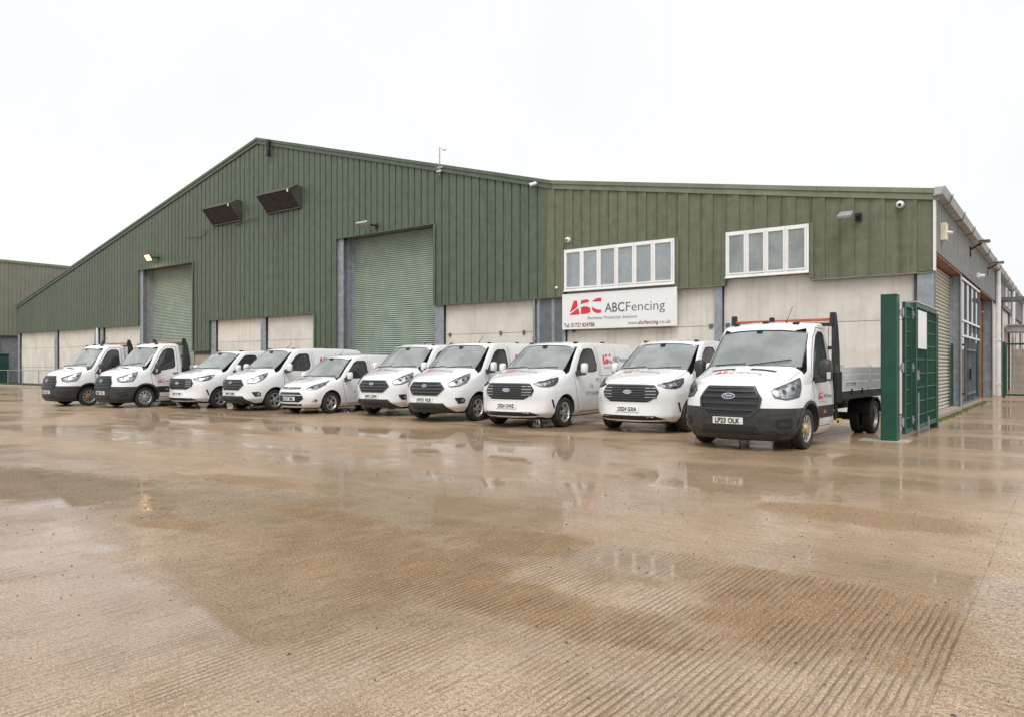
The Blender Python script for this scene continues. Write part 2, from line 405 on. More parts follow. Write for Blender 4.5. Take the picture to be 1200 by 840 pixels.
def link(name, me, mat, parent=None, smooth=None, bevel=0.0, recalc=True):
    if recalc: fix_normals(me)
    o = bpy.data.objects.new(name, me)
    COL.objects.link(o)
    if mat is not None and not me.materials:
        me.materials.append(MAT[mat] if isinstance(mat, str) else mat)
    if parent is not None: o.parent = parent
    if smooth is not None:
        me.shade_smooth()
        me.set_sharp_from_angle(angle=R(smooth))
    if bevel:
        b = o.modifiers.new('edge', 'BEVEL'); b.width = bevel; b.segments = 2; b.limit_method = 'ANGLE'
    return o

def tag(o, label=None, cat=None, group=None, kind=None):
    for k, v in (('label', label), ('category', cat), ('group', group), ('kind', kind)):
        if v: o[k] = v
    return o

def empty(name, loc=(0, 0, 0), rz=0.0, label=None, cat=None, group=None):
    o = bpy.data.objects.new(name, None)
    COL.objects.link(o)
    o.location = loc; o.rotation_euler = (0, 0, rz)
    o.empty_display_size = 0.2
    return tag(o, label, cat, group)

def dup_obj(o, parent=None):
    c = o.copy(); COL.objects.link(c)
    if parent is not None: c.parent = parent
    return c

def copy_tree(o, parent=None):
    c = dup_obj(o, parent)
    for ch in KIDS.get(o.name, list(o.children)):
        copy_tree(ch, c)
    return c
KIDS = {}

def text_mesh(body, height=None, width=None, bold=0.0, shear=0.0, space=1.0, align='LEFT'):
    cu = bpy.data.curves.new('text', 'FONT')
    cu.body = body; cu.size = 1.0; cu.offset = bold; cu.shear = shear; cu.space_character = space
    cu.align_x = 'LEFT'; cu.resolution_u = 3
    ob = bpy.data.objects.new('text', cu); COL.objects.link(ob)
    dg = bpy.context.evaluated_depsgraph_get()
    me = bpy.data.meshes.new_from_object(ob.evaluated_get(dg))
    bpy.data.objects.remove(ob); bpy.data.curves.remove(cu)
    vs = [v.co.copy() for v in me.vertices]; fs = [tuple(p.vertices) for p in me.polygons]
    bpy.data.meshes.remove(me)
    x0 = min(v.x for v in vs); x1 = max(v.x for v in vs)
    capm = 0.729
    sy = height / capm if height else (width / (x1 - x0))
    sx = width / (x1 - x0) if width else sy
    vs = [((v.x - x0) * sx, v.y * sy) for v in vs]
    w = (x1 - x0) * sx
    if align == 'CENTER': vs = [(x - w / 2, y) for x, y in vs]
    return vs, fs

# the firm's mark: three cut letters, unit width
def _n(p): return ((p[0] - 158) / 314.0, (312 - p[1]) / 314.0)
LOGO = [[_n(p) for p in poly] for poly in (
    [(163, 288), (185, 222), (203, 165), (236, 165), (243, 222), (225, 245), (195, 265)],
    [(156, 312), (170, 299), (205, 274), (248, 240), (256, 270), (265, 308), (210, 311)],
    [(275, 166), (330, 158), (350, 166), (358, 184), (335, 190), (300, 196), (275, 208)],
    [(275, 234), (310, 228), (345, 234), (367, 250), (369, 285), (350, 300), (320, 306), (275, 308)],
    [(385, 184), (400, 168), (430, 154), (472, 149), (472, 189), (430, 187)],
    [(380, 234), (410, 256), (440, 268), (472, 270), (472, 300), (435, 305), (405, 294), (386, 270)])]

# ------------------------------------------------------------------ ground
g = MB().add([(-400, -300, -0.012), (300, -300, -0.012), (300, 500, -0.012), (-400, 500, -0.012)], [(0, 1, 2, 3)])
ground = g.build('yard_ground', 'yard_base')
tag(ground, kind='structure')
XL = [-39.6 + 6.0 * i for i in range(11)]                       # bay joints across the yard, one at x = 2.4
YL = [-32.0, -27.0, -22.0, -17.05, -13.8, -9.3, -4.8, -0.55]
for i in range(len(XL) - 1):
    for j in range(len(YL) - 1):
        x0, x1, y0, y1 = XL[i], XL[i + 1], YL[j], YL[j + 1]
        if x1 < -31 and j < 2: continue
        rz = random.Random(i * 31 + j)
        h = [rz.uniform(-0.003, 0.003) for _ in range(4)]
        gp = 0.0028
        top = [(x0 + gp, y0 + gp, h[0]), (x1 - gp, y0 + gp, h[1]), (x1 - gp, y1 - gp, h[2]), (x0 + gp, y1 - gp, h[3])]
        ins = [(x0 + gp - .004, y0 + gp - .004, h[0] - .005), (x1 - gp + .004, y0 + gp - .004, h[1] - .005), (x1 - gp + .004, y1 - gp + .004, h[2] - .005), (x0 + gp - .004, y1 - gp + .004, h[3] - .005)]
        bot = [(p[0], p[1], -0.02) for p in ins]
        mb = MB().add(top + ins + bot, [(0, 1, 2, 3)] + [(4 + k, 4 + (k + 1) % 4, (k + 1) % 4, k) for k in range(4)] + [(8 + k, 8 + (k + 1) % 4, 4 + (k + 1) % 4, 4 + k) for k in range(4)])
        grooved = (y1 <= -17.0 and x1 <= 2.5)
        mb.build('slab', 'slab_groove' if grooved else 'slab_smooth', ground)

# verge and kerb at the far left end of the yard
tag(MB().box(-75, -43.5, -1.9, -0.35, -0.02, 0.05).build('verge', 'grass'), kind='structure')
for k in range(22):
    tag(MB().box(-75 + k * 1.45, -75 + k * 1.45 + 1.43, -2.1, -1.91, -0.02, 0.10).build('kerbstone', 'kerb', ground, bevel=0.01))
gb = MB()
rg = random.Random(3)
for _ in range(5200):
    x = rg.uniform(-74, -43.6); y = rg.uniform(-1.9, -0.4); h = rg.uniform(0.05, 0.2); a = rg.uniform(0, 6.28); w = 0.012
    dx, dy = math.cos(a) * w, math.sin(a) * w; lx, ly = rg.uniform(-.06, .06), rg.uniform(-.06, .06)
    gb.add([(x - dx, y - dy, 0.04), (x + dx, y + dy, 0.04), (x + lx, y + ly, 0.05 + h)], [(0, 1, 2)])
tag(gb.build('grass_blades', 'grass'), 'short wet grass on the verge by the far wall', 'grass', kind='stuff')

# grit scattered over the near concrete
gm = MB()
for _ in range(900):
    x = rg.uniform(-9, 3.5); y = rg.uniform(-21.5, -14)
    r = rg.uniform(0.003, 0.010) * (1.6 if rg.random() < 0.06 else 1)
    pts = []
    for k in range(5):
        a = k * 1.2566 + rg.uniform(-.3, .3); q = r * rg.uniform(.7, 1.2)
        pts.append((x + math.cos(a) * q, y + math.sin(a) * q, 0.0))
    gm.add(pts + [(x + rg.uniform(-.3, .3) * r, y, r * rg.uniform(.6, 1.0) + 0.002)], [(k, (k + 1) % 5, 5) for k in range(5)])
tag(gm.build('grit', 'stone'), 'dark grit scattered over the wet foreground concrete', 'grit', kind='stuff')

# ------------------------------------------------------------------ warehouse
wh = empty('warehouse', (0, 0, 0), 0, 'long green clad gabled warehouse with pale concrete base and two tall shutters', 'warehouse')
RL = [(-60.8, 6.02), (-30.09, 12.96), (-12.09, 8.10), (0.0, 6.07)]
def roofz(x):
    for (a, za), (b, zb) in zip(RL[:-1], RL[1:]):
        if x <= b: return za + (zb - za) * (x - a) / (b - a)
    return RL[-1][1]

PITCH, RIBH = 0.39, 0.045
def sheet(x0, x1, zb, mat, parent, olive):
    """one profiled sheet, sloped top edge following the roof"""
    prof = []
    x = x0
    n = max(1, round((x1 - x0) / PITCH))
    p = (x1 - x0) / n
    for k in range(n):
        a = x0 + k * p
        if olive: prof += [(a, -RIBH), (a + 0.016, -RIBH), (a + 0.026, 0.0)]
        else: prof += [(a, 0.0), (a + 0.012, RIBH), (a + 0.050, RIBH), (a + 0.066, 0.0)]
        if not olive and k % 1 == 0: prof += [(a + p * .5 - .02, 0.0), (a + p * .5, -0.004), (a + p * .5 + .02, 0.0)]
    prof.append((x1, -RIBH if olive else 0.0))
    if olive: prof.insert(-1, (x1 - 0.004, 0.0))
    prof = sorted(prof, key=lambda q: q[0])
    vs, fs = [], []
    for (px, py) in prof:
        vs.append((px, py, zb)); vs.append((px, py, roofz(px) - 0.10))
    m = len(prof)
    fs = [(2 * i, 2 * i + 2, 2 * i + 3, 2 * i + 1) for i in range(m - 1)]
    vs += [(px, 0.055, zb) for px, _ in prof]
    fs += [(2 * i, 2 * m + i, 2 * m + i + 1, 2 * i + 2) for i in range(m - 1)]
    return MB().add(vs, fs).build('cladding_sheet', mat, parent)

SEG = [(-60.8, -42.25, 3.88), (-42.25, -36.2, 7.19), (-36.2, -34.5, 2.25), (-34.5, -25.6, 3.88), (-25.6, -24.0, 2.22),
       (-24.0, -17.93, 7.22), (-17.93, -11.62, 3.89), (-11.62, -7.3, 5.56), (-7.3, -5.67, 3.92), (-5.67, -3.14, 5.55), (-3.14, -0.03, 3.91)]
for (a, b, zb) in SEG:
    n = max(1, round((b - a) / (2 * PITCH)))
    for k in range(n):
        x0, x1 = a + (b - a) * k / n, a + (b - a) * (k + 1) / n
        ol = (x0 + x1) / 2 > -12.1
        sheet(x0, x1, zb, 'clad_olive' if ol else 'clad_green', wh, ol)
# rows of dark fixings along the sheeting rails
fx = MB(); rf = random.Random(11)
for zz in (4.4, 5.0, 5.75, 6.6, 7.5):
    x = -12.0
    while x < -0.1:
        top = roofz(x) - .4
        zj = zz + rf.uniform(-.02, .02)
        inwin = (-11.62 < x < -7.3 and zj < 5.6) or (-5.67 < x < -3.14 and zj < 5.6)
        if zj < top and not inwin and rf.random() < .8: fx.box(x - .014, x + .014, -.012, -.0005, zj - .014, zj + .014)
        x += .39 / 2
tag(fx.build('fixings', 'steel_dark', wh), kind='stuff')
# vertical edge flashings where the cladding steps
for (x, z0, z1, ol) in ((-42.25, 3.88, 7.19, 0), (-36.2, 2.25, 7.19, 0), (-34.5, 2.25, 3.88, 0), (-25.6, 2.22, 3.88, 0), (-24.0, 2.22, 7.22, 0), (-17.93, 3.89, 7.22, 0),
                        (-11.62, 3.89, 5.56, 1), (-7.3, 3.92, 5.56, 1), (-5.67, 3.92, 5.55, 1), (-3.14, 3.91, 5.55, 1)):
    s = 1 if x in (-36.2, -25.6, -17.93, -7.3, -3.14) else -1
    MB().box(x - .012 * (s > 0), x + .012 * (s < 0), -0.048, 0.10, z0, z1).box(x, x + s * 0.10, -0.052, -0.046, z0 - .004, z1).build('corner_flashing', 'clad_olive' if ol else 'clad_green', wh)
# door and window head flashings, drip trims under the cladding
for (a, b, zb) in SEG:
    ol = (a + b) / 2 > -12.1
    MB().box(a + 0.012, b - 0.012, -0.055, 0.10, zb - 0.03, zb - 0.001).build('drip_flashing', 'trim_green' if ol else 'clad_green', wh)
# verge flashings along the roof edge
VP = [(-60.95, RL[0][1] - .035)] + [(-60.8 + 30.71 * k / 10, roofz(-60.8 + 30.71 * k / 10)) for k in range(1, 11)] + [(-30.09 + 18 * k / 6, roofz(-30.09 + 18 * k / 6)) for k in range(1, 7)] + [(-12.09 + 12.2 * k / 4, roofz(min(0, -12.09 + 12.2 * k / 4))) for k in range(1, 5)]
for (x0, z0), (x1, z1) in zip(VP[:-1], VP[1:]):
    x1g = x1 - 0.006
    o = MB()
    for (za, zb_, ya, yb) in ((-0.30, -0.135, -0.060, 0.02), (-0.13, 0.0, -0.095, 0.10)):
        vs = [(x0, ya, z0 + za), (x1g, ya, z1 + za), (x1g, yb, z1 + za), (x0, yb, z0 + za), (x0, ya, z0 + zb_), (x1g, ya, z1 + zb_), (x1g, yb, z1 + zb_), (x0, yb, z0 + zb_)]
        o.add(vs, [(3, 2, 1, 0), (4, 5, 6, 7), (0, 1, 5, 4), (1, 2, 6, 5), (2, 3, 7, 6), (3, 0, 4, 7)])
    o.build('verge_flashing', 'trim_green' if x0 >= -12.2 else 'clad_green', wh)
# roof sheets running back
for (x0, z0), (x1, z1) in zip(RL[:-1], RL[1:]):
    e = 0.12 if x1 == 0.0 else 0.0
    MB().add([(x0, 0.101, z0 - .03), (x1 + e, 0.101, z1 - .03), (x1 + e, 62, z1 - .03), (x0, 62, z0 - .03), (x0, 0.101, z0 - .12), (x1 + e, 0.101, z1 - .12), (x1 + e, 62, z1 - .12), (x0, 62, z0 - .12)],
             [(0, 1, 2, 3), (7, 6, 5, 4), (0, 4, 5, 1), (1, 5, 6, 2), (2, 6, 7, 3), (3, 7, 4, 0)]).build('roof', 'roof', wh)
# closed back and left sides so the building is solid
MB().box(-60.8, -60.6, 0.5, 62, 0, 5.9).build('side_wall', 'nbr_clad', wh)
MB().prism([(-60.6, 0), (-.5, 0), (-.5, 5.9)] + [(x, z - .2) for x, z in RL[2:0:-1]] + [(-60.6, 5.8)], 'y', 61.8, 62).build('back_wall', 'nbr_clad', wh)

# steel columns (H sections) and precast panels, bay by bay
def hcol(x, w, z1, mat='steel', y0=0.06, d=0.28, parent=wh):
    m = MB()
    m.box(x - w / 2, x + w / 2, y0, y0 + .02, 0, z1).box(x - w / 2, x + w / 2, y0 + d - .02, y0 + d, 0, z1).box(x - .008, x + .008, y0 + .02, y0 + d - .02, 0, z1)
    return m.build('column', mat, parent)
COLX = [(-60.62, .35), (-54.1, .45), (-48.1, .30), (-47.2, .40), (-42.05, .40), (-34.22, .45), (-29.72, .42), (-23.80, .40), (-17.70, .48), (-5.92, .24), (-0.18, .34)]
for x, w in COLX:
    tall = 7.19 if x in (-42.05, -23.80) else 3.95
    hcol(x, w, tall)
MB().box(-12.75, -11.72, 0.07, 0.16, 0, 3.95).build('steel_sheet', 'steel_dark', wh)
for x in (-12.78, -11.66, -12.12):
    hcol(x, .13, 3.95, 'steel')
for x in (-47.7, -12.93, -5.62):
    pm = MB().tube((x, 0.02, 0.05), (x, 0.02, 3.86), 0.045 if x > -20 else .09, 10)
    pm.box(x - .06, x + .06, -0.03, 0.06, 2.35, 2.5)
    if x > -10: continue
    pm.build('downpipe', 'steel' if x > -20 else 'white_paint', wh, smooth=40)
BAY = [(-60.4, -54.35), (-53.85, -48.3), (-46.95, -42.28), (-33.98, -29.96), (-29.48, -25.55), (-17.44, -13.0), (-11.58, -6.06), (-5.78, -0.37)]
ZP = [0.12, 1.32, 2.67, 3.97]
for bi, (a, b) in enumerate(BAY):
    for k in range(3):
        r_ = random.Random(bi * 5 + k)
        MB().box(a, b, 0.17 + r_.uniform(0, .012), 0.36, ZP[k] + .006, ZP[k + 1] - .006 + (.14 if k == 2 and a > -12 else 0)).build('concrete_panel', 'concrete', wh, bevel=0.008)
    MB().box(a, b, 0.20, 0.36, -0.01, 0.119).build('plinth', 'plinth', wh)
for a, b in ((-36.2, -34.46), (-25.54, -24.02)):
    MB().box(a, b, 0.12, 0.36, 0, 2.24).build('concrete_panel', 'plinth', wh, bevel=.008)
    MB().box(a + .02, b - .02, 0.062, 0.11, 2.05, 2.22).build('base_rail', 'black', wh)
# lifting brackets on panel joints
for x in (-17.2, -13.5, -14.6, -6.2, -5.65, -11.3):
    MB().box(x - .06, x + .06, 0.14, 0.165, 2.60, 2.74).tube((x, .12, 2.67), (x, .165, 2.67), .025, 8).build('fixing_bracket', 'steel_dark', wh)

# tall roller shutters
def roller(a, b, z1, y, mat, name='roller_shutter', pitch=0.088, axis='y', parent=wh):
    vs, fs = [], []
    n = int(z1 / pitch)
    rows = []
    for k in range(n):
        z = 0.08 + k * (z1 - 0.08) / n; p = (z1 - .08) / n
        for q, dd in ((0.0, 0.045), (0.10, 0.040), (0.18, 0.0), (0.35, -0.018), (0.62, -0.018), (0.82, 0.0), (0.90, 0.040)):
            rows.append((z + q * p, y + dd))
    for z, yy in rows:
        vs += [(a, yy, z), (b, yy, z)] if axis == 'y' else [(-yy, a, z), (-yy, b, z)]
    fs = [(2 * i, 2 * i + 1, 2 * i + 3, 2 * i + 2) for i in range(len(rows) - 1)]
    o = MB().add(vs, fs).build(name, mat, parent, smooth=50)
    m = MB()
    if axis == 'y': m.box(a, b, y - .03, y + .03, 0.005, .08)
    else: m.box(-y - .03, -y + .03, a, b, .005, .08)
    m.build('bottom_rail', 'steel_dark', o)
    return o
for a, b, z1 in ((-41.85, -36.22, 7.3), (-23.6, -17.95, 7.3)):
    o = roller(a + .1, b - .02, z1, 0.62, 'shutter')
    for x in (a + .05, b - .05):
        MB().box(x - .06, x + .06, 0.56, 0.70, 0, z1).build('guide_rail', 'steel', o)
    MB().box(a, b, 0.66, 1.0, z1 - .02, z1 + .3).build('shutter_hood', 'steel_dark', o)
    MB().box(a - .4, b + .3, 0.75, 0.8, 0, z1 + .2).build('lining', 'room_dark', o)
    MB().box(b, b + .025, 0.10, 0.62, 0, z1).build('door_reveal', 'clad_green', wh)
    MB().box(a - .012, a + .012, 0.345, 0.70, 0, z1).build('door_reveal', 'steel', wh)
    MB().box(a, b, 0.101, 0.62, z1 - .08, z1 - .06).build('door_soffit', 'steel_dark', wh)

# upper windows
def window(x0, x1, z0, z1, n, blinds):
    w = empty('window'); w.parent = wh; w.location = (0, 0, 0)
    fw = 0.065
    f = MB()
    f.box(x0, x1, -0.075, 0.0, z0, z0 + fw).box(x0, x1, -0.075, 0.0, z1 - fw, z1).box(x0, x0 + fw, -0.0752, 0.0, z0 + fw, z1 - fw).box(x1 - fw, x1, -0.0752, 0.0, z0 + fw, z1 - fw)
    iw = (x1 - x0 - 2 * fw)
    for k in range(1, n):
        xm = x0 + fw + iw * k / n
        f.box(xm - .025, xm + .025, -0.076, 0.0, z0 + fw, z1 - fw)
    f.build('frame', 'upvc', w, bevel=.006)
    for k in range(n):
        a = x0 + fw + iw * k / n + (.028 if k else .004); b = x0 + fw + iw * (k + 1) / n - (.028 if k < n - 1 else .004)
        s = .048; za, zb_ = z0 + fw + .004, z1 - fw - .004
        MB().box(a, b, -.095, -.02, za, za + s).box(a, b, -.095, -.02, zb_ - s, zb_).box(a, a + s, -.0952, -.02, za + s, zb_ - s).box(b - s, b, -.0952, -.02, za + s, zb_ - s).build('sash', 'upvc', w, bevel=.006)
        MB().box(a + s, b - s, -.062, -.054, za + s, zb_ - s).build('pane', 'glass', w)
        if blinds:
            x = a + s - .04
            bl = MB()
            while x < b - s + .03:
                if not (k == 0 and x < a + s + .12):
                    bl.add([(x, .05, za), (x + .085, .075, za), (x + .085, .075, zb_), (x, .05, zb_)], [(0, 1, 2, 3)])
                x += .08
            bl.build('blind', 'blind', w)
    MB().box(x0 - .01, x1 + .01, -0.12, 0.0, z0 - .04, z0 - .002).build('sill', 'upvc', w, bevel=.006)
    return w
window(-11.57, -7.34, 4.08, 5.53, 6, True)
window(-5.64, -3.17, 4.14, 5.52, 4, False)
MB().box(-5.64, -3.17, -.03, .0, 5.521, 5.545).build('timber_head', 'brown', wh)
# the office behind the windows
MB().box(-12, -2.6, 3.2, 3.3, 2.8, 5.8).build('office_back_wall', 'room', wh)
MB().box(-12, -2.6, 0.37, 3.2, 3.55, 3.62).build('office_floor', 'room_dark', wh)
MB().box(-12, -2.6, 0.37, 3.2, 5.72, 5.78).build('office_ceiling', 'room', wh)
MB().box(-12.1, -12, 0.37, 3.2, 2.8, 5.8).build('office_end_wall', 'room', wh)
MB().box(-2.6, -2.5, 0.37, 3.2, 2.8, 5.8).build('office_end_wall', 'room', wh)
MB().box(-6.5, -6.4, 0.37, 3.19, 3.63, 5.71).build('office_partition', 'room', wh)
for (a, b, z) in ((-5.6, -4.9, 5.2), (-4.6, -3.9, 5.2), (-3.5, -2.7, 5.1)):
    MB().box(a, b, 3.15, 3.198, 3.62, z).box(a + .1, b - .1, 3.12, 3.149, 4.4, z - .15).build('office_door', 'steel_dark', wh)

# ------------------------------------------------------------------ long side of the warehouse (plane x = 0)
SP = 0.25
y = 0.14
while y < 60:
    y1 = min(60, y + 1.0)
    prof = []
    n = 3
    for k in range(n):
        a = y + (y1 - y) * k / n; p = (y1 - y) / n
        prof += [(a, 0.0), (a + .10, 0.0), (a + .11, 0.02), (a + .165, 0.02), (a + .175, 0.0)]
    prof.append((y1, 0.0))
    vs = []
    for (py, px) in prof: vs += [(px, py, 4.47), (px, py, 5.92)]
    MB().add(vs, [(2 * i, 2 * i + 2, 2 * i + 3, 2 * i + 1) for i in range(len(prof) - 1)]).build('cladding_sheet', 'clad_grey', wh)
    y = y1
MB().box(-0.12, -0.065, 0.06, 60, 4.44, 5.95).build('side_lining', 'steel_dark', wh)
MB().box(-0.025, 0.025, -0.05, 0.135, 3.93, 5.93).build('corner_flashing', 'white_paint', wh)
MB().box(-0.34, -0.0, 0.14, 6.0, 4.40, 4.438).build('soffit_board', 'brown', wh)
MB().box(-0.34, -0.0, 12.4, 18.2, 4.40, 4.438).build('soffit_board', 'brown', wh)
# gutter in lengths, with brackets
for k in range(20):
    y0 = -0.12 + k * 3.0; y1 = y0 + 2.99
    MB().prism([(-0.02, 5.90), (0.02, 5.88), (0.20, 5.92), (0.27, 6.10), (0.255, 6.10), (0.19, 5.94), (0.02, 5.90), (-.02, 5.93)], 'y', y0, y1).prism([(0.0, 5.905), (0.2, 5.94), (0.26, 6.1), (0.02, 6.1)], 'y', y0, y0 + .02).build('gutter', 'gutter', wh)
    if k % 1 == 0:
        MB().prism([(0.0, 5.86), (0.22, 5.9), (0.30, 6.14), (0.28, 6.14), (0.2, 5.915), (0.0, 5.88)], 'y', y0 + 1.4, y0 + 1.44).build('gutter_bracket', 'steel_dark', wh)
# piers proud of the recessed bays
for yy in (6.05, 18.3, 24.4, 30.5, 36.6, 42.7, 48.8):
    MB().box(-0.38, -0.005, yy - .01, yy + .01, 0, 4.43).box(-0.022, -0.002, yy - .12, yy + .14, 0, 4.43).build('pier', 'steel', wh)
MB().box(-0.40, -0.02, -0.0, 0.05, 0, 3.93).build('corner_pier', 'steel', wh)
o = roller(0.30, 5.92, 4.39, 0.34, 'shutter_tan', axis='x', pitch=.11)
MB().box(-.33, -.02, .2, 5.9, 4.39, 4.399).build('shutter_head', 'brown', wh)
MB().box(-0.36, -0.26, 5.93, 6.03, 0, 4.3).build('guide_rail', 'steel', o)
MB().box(-0.36, -0.26, .2, .3, 0, 4.3).build('guide_rail', 'steel', o)
MB().box(-.27, -.20, 5.72, 5.80, 0.15, 2.15).build('door_edge_bar', 'green_steel', o)
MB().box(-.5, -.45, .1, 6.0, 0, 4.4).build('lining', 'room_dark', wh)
MB().box(-.42, .02, .3, 6.0, -0.01, .10).build('threshold', 'plinth', wh)
MB().box(-.42, .06, 6.2, 12.3, -0.01, .12).build('threshold', 'plinth', wh)
# glazed entrance bay
ent = empty('glazed_entrance'); ent.parent = wh
f = MB()
ys = [6.22, 7.75, 9.25, 10.75, 12.25]
for yy in ys: f.box(-0.10, -0.01, yy - .035, yy + .035, .12, 4.40)
f.build('mullion', 'steel_dark', ent)
for zz in (2.43, 2.94, 4.33):
    MB().box(-.11, 0.0, 6.19, 12.28, zz - .035, zz + .035).build('transom', 'white_paint', ent)
MB().box(-.108, -.002, 6.19, 12.28, 0.12, .20).build('bottom_rail', 'steel_dark', ent)
for i in range(4):
    for z0, z1 in ((.2, 2.395), (2.465, 2.905), (2.975, 4.295)):
        MB().box(-.06, -.05, ys[i] + .035, ys[i + 1] - .035, z0, z1).build('pane', 'glass_dark', ent)
MB().box(-.125, .012, 8.5, 8.6, .2, 2.39).box(-.125, .012, 9.9, 10.0, .2, 2.39).box(-.12, .01, 7.79, 10.71, 1.95, 2.02).box(-.12, .01, 7.79, 10.71, .42, .5).build('door_frame', 'steel_dark', ent)
MB().box(.012, .06, 8.44, 8.56, .95, 1.35).build('door_handle', 'black', ent)
MB().box(-4.0, -3.9, 6.1, 12.4, 0, 4.4).build('lobby_wall', 'room', wh)
MB().box(-3.9, -.4, 6.05, 12.4, -.01, .1).build('lobby_floor', 'room_dark', wh)
MB().box(-1.4, -.8, 10.8, 11.6, .1, 1.2).build('reception_cabinet', 'red_box', wh)
MB().box(-3.9, -.13, 6.08, 6.16, 0.1, 4.4).box(-3.9, -.13, 12.32, 12.4, .1, 4.4).build('lobby_side_wall', 'room', wh)
# recessed bay and rest of the long wall
MB().box(-.46, -.40, 12.45, 18.28, 0, 4.4).build('recess_wall', 'brown', wh)
MB().box(-.40, -.36, 12.7, 13.9, 0, 2.2).build('recess_door', 'steel_dark', wh)
for k in range(6):
    MB().box(-.14, -.10, 18.45 + k * 6.1, 24.25 + k * 6.1, 0, 4.43).build('concrete_panel', 'concrete', wh)
for yy in (26.5, 29.0, 33.0):
    w = MB().box(0.0, .04, yy, yy + .1, 3.0 + 1.7, 5.7).box(0, .04, yy + 1.1, yy + 1.2, 4.7, 5.7).box(0.001, .04, yy + .1, yy + 1.1, 4.7, 4.78).box(0.001, .04, yy + .1, yy + 1.1, 5.62, 5.7).build('side_window', 'upvc', wh)
    MB().box(.012, .02, yy + .1, yy + 1.1, 4.78, 5.62).build('pane', 'glass_dark', w)
# downpipes on the long side
MB().tube((.13, 19.6, .02), (.13, 19.6, 5.2), .11, 14).tube((.13, 19.6, 5.2), (.13, 19.45, 5.9), .10, 14).box(.0, .25, 19.48, 19.72, .55, .62).box(.0, .25, 19.48, 19.72, 2.6, 2.67).build('downpipe', 'white_paint', wh, smooth=40)
for yy in (31.0, 43.0):
    MB().tube((.13, yy, .02), (.13, yy, 5.85), .10, 12).build('downpipe', 'white_paint', wh, smooth=40)
# canopies over the far doors
MB().box(.0, 1.15, 23.0, 24.6, 4.74, 4.90).build('canopy', 'steel_dark', wh)
MB().box(.0, 1.6, 27.2, 30.4, 3.30, 3.62).box(.0, 1.7, 27.1, 30.5, 3.625, 3.68).build('canopy', 'gutter', wh)
# moss along the foot of the long wall
mm = MB()
for _ in range(420):
    yy = rg.uniform(-.4, 13) ; x = .06 + abs(rg.gauss(0, .08)); r = rg.uniform(.015, .05)
    pts = [(x + math.cos(k * 1.05 + rg.random()) * r, yy + math.sin(k * 1.05) * r, -0.004) for k in range(6)]
    mm.add(pts + [(x, yy, rg.uniform(.01, .05))], [(k, (k + 1) % 6, 6) for k in range(6)])
tag(mm.build('moss_tufts', 'moss'), 'moss and weeds along the foot of the long side wall', 'moss', kind='stuff')

# ------------------------------------------------------------------ neighbour building, far left
nb = empty('neighbouring_shed', (-66, 0, 0), 0, 'pale olive clad shed at the far left behind the warehouse', 'shed')
yy = -2.4
while yy < 42:
    prof = []
    for k in range(4):
        prof += [(yy + k * .3, 0.0), (yy + k * .3 + .04, -.03), (yy + k * .3 + .08, -.03), (yy + k * .3 + .12, 0.0)]
    prof.append((yy + 1.2, 0.0))
    vs = []
    zb = 3.85
    for (py, px) in prof: vs += [(px, py, zb), (px, py, 9.75)]
    MB().add(vs, [(2 * i, 2 * i + 2, 2 * i + 3, 2 * i + 1) for i in range(len(prof) - 1)]).build('cladding_sheet', 'nbr_clad', nb)
    yy += 1.2
MB().box(-.10, .06, -2.45, 42, 9.751, 9.95).build('roof_flashing', 'trim_green', nb)
MB().box(-24, -.04, -2.4, 42, 3.8, 9.7).build('upper_wall', 'nbr_clad', nb)
MB().box(-24, -.14, -2.4, 0.7, 0, 3.8).build('lower_wall', 'nbr_clad', nb)
MB().box(-24, -.14, 2.9, 42, 0, 3.8).build('lower_wall', 'nbr_clad', nb)
MB().box(-.35, -.3, .7, 2.9, 0, 3.79).build('door', 'steel', nb)
tag(MB().box(-65.5, -64.1, -.6, .6, 0.05, 2.25).box(-65.55, -64.05, -.65, .65, 2.26, 2.36).build('waste_container', 'teal', bevel=.03), 'dark teal waste container beside the far left shed', 'container')
# low white rail in front of the far wall
rl = empty('guard_rail', (-55, -1.0, 0.04), 0, 'thin grey tube guard rail before the far left concrete wall', 'rail')
MB().tube((-7.5, 0, 1.05), (6.4, 0, 1.05), .022, 8).build('rail', 'gutter', rl, smooth=40)
for k in range(6):
    MB().tube((-7.3 + k * 2.7, 0, -.02), (-7.3 + k * 2.7, 0, 1.05), .03, 8).build('post', 'steel', rl, smooth=40)

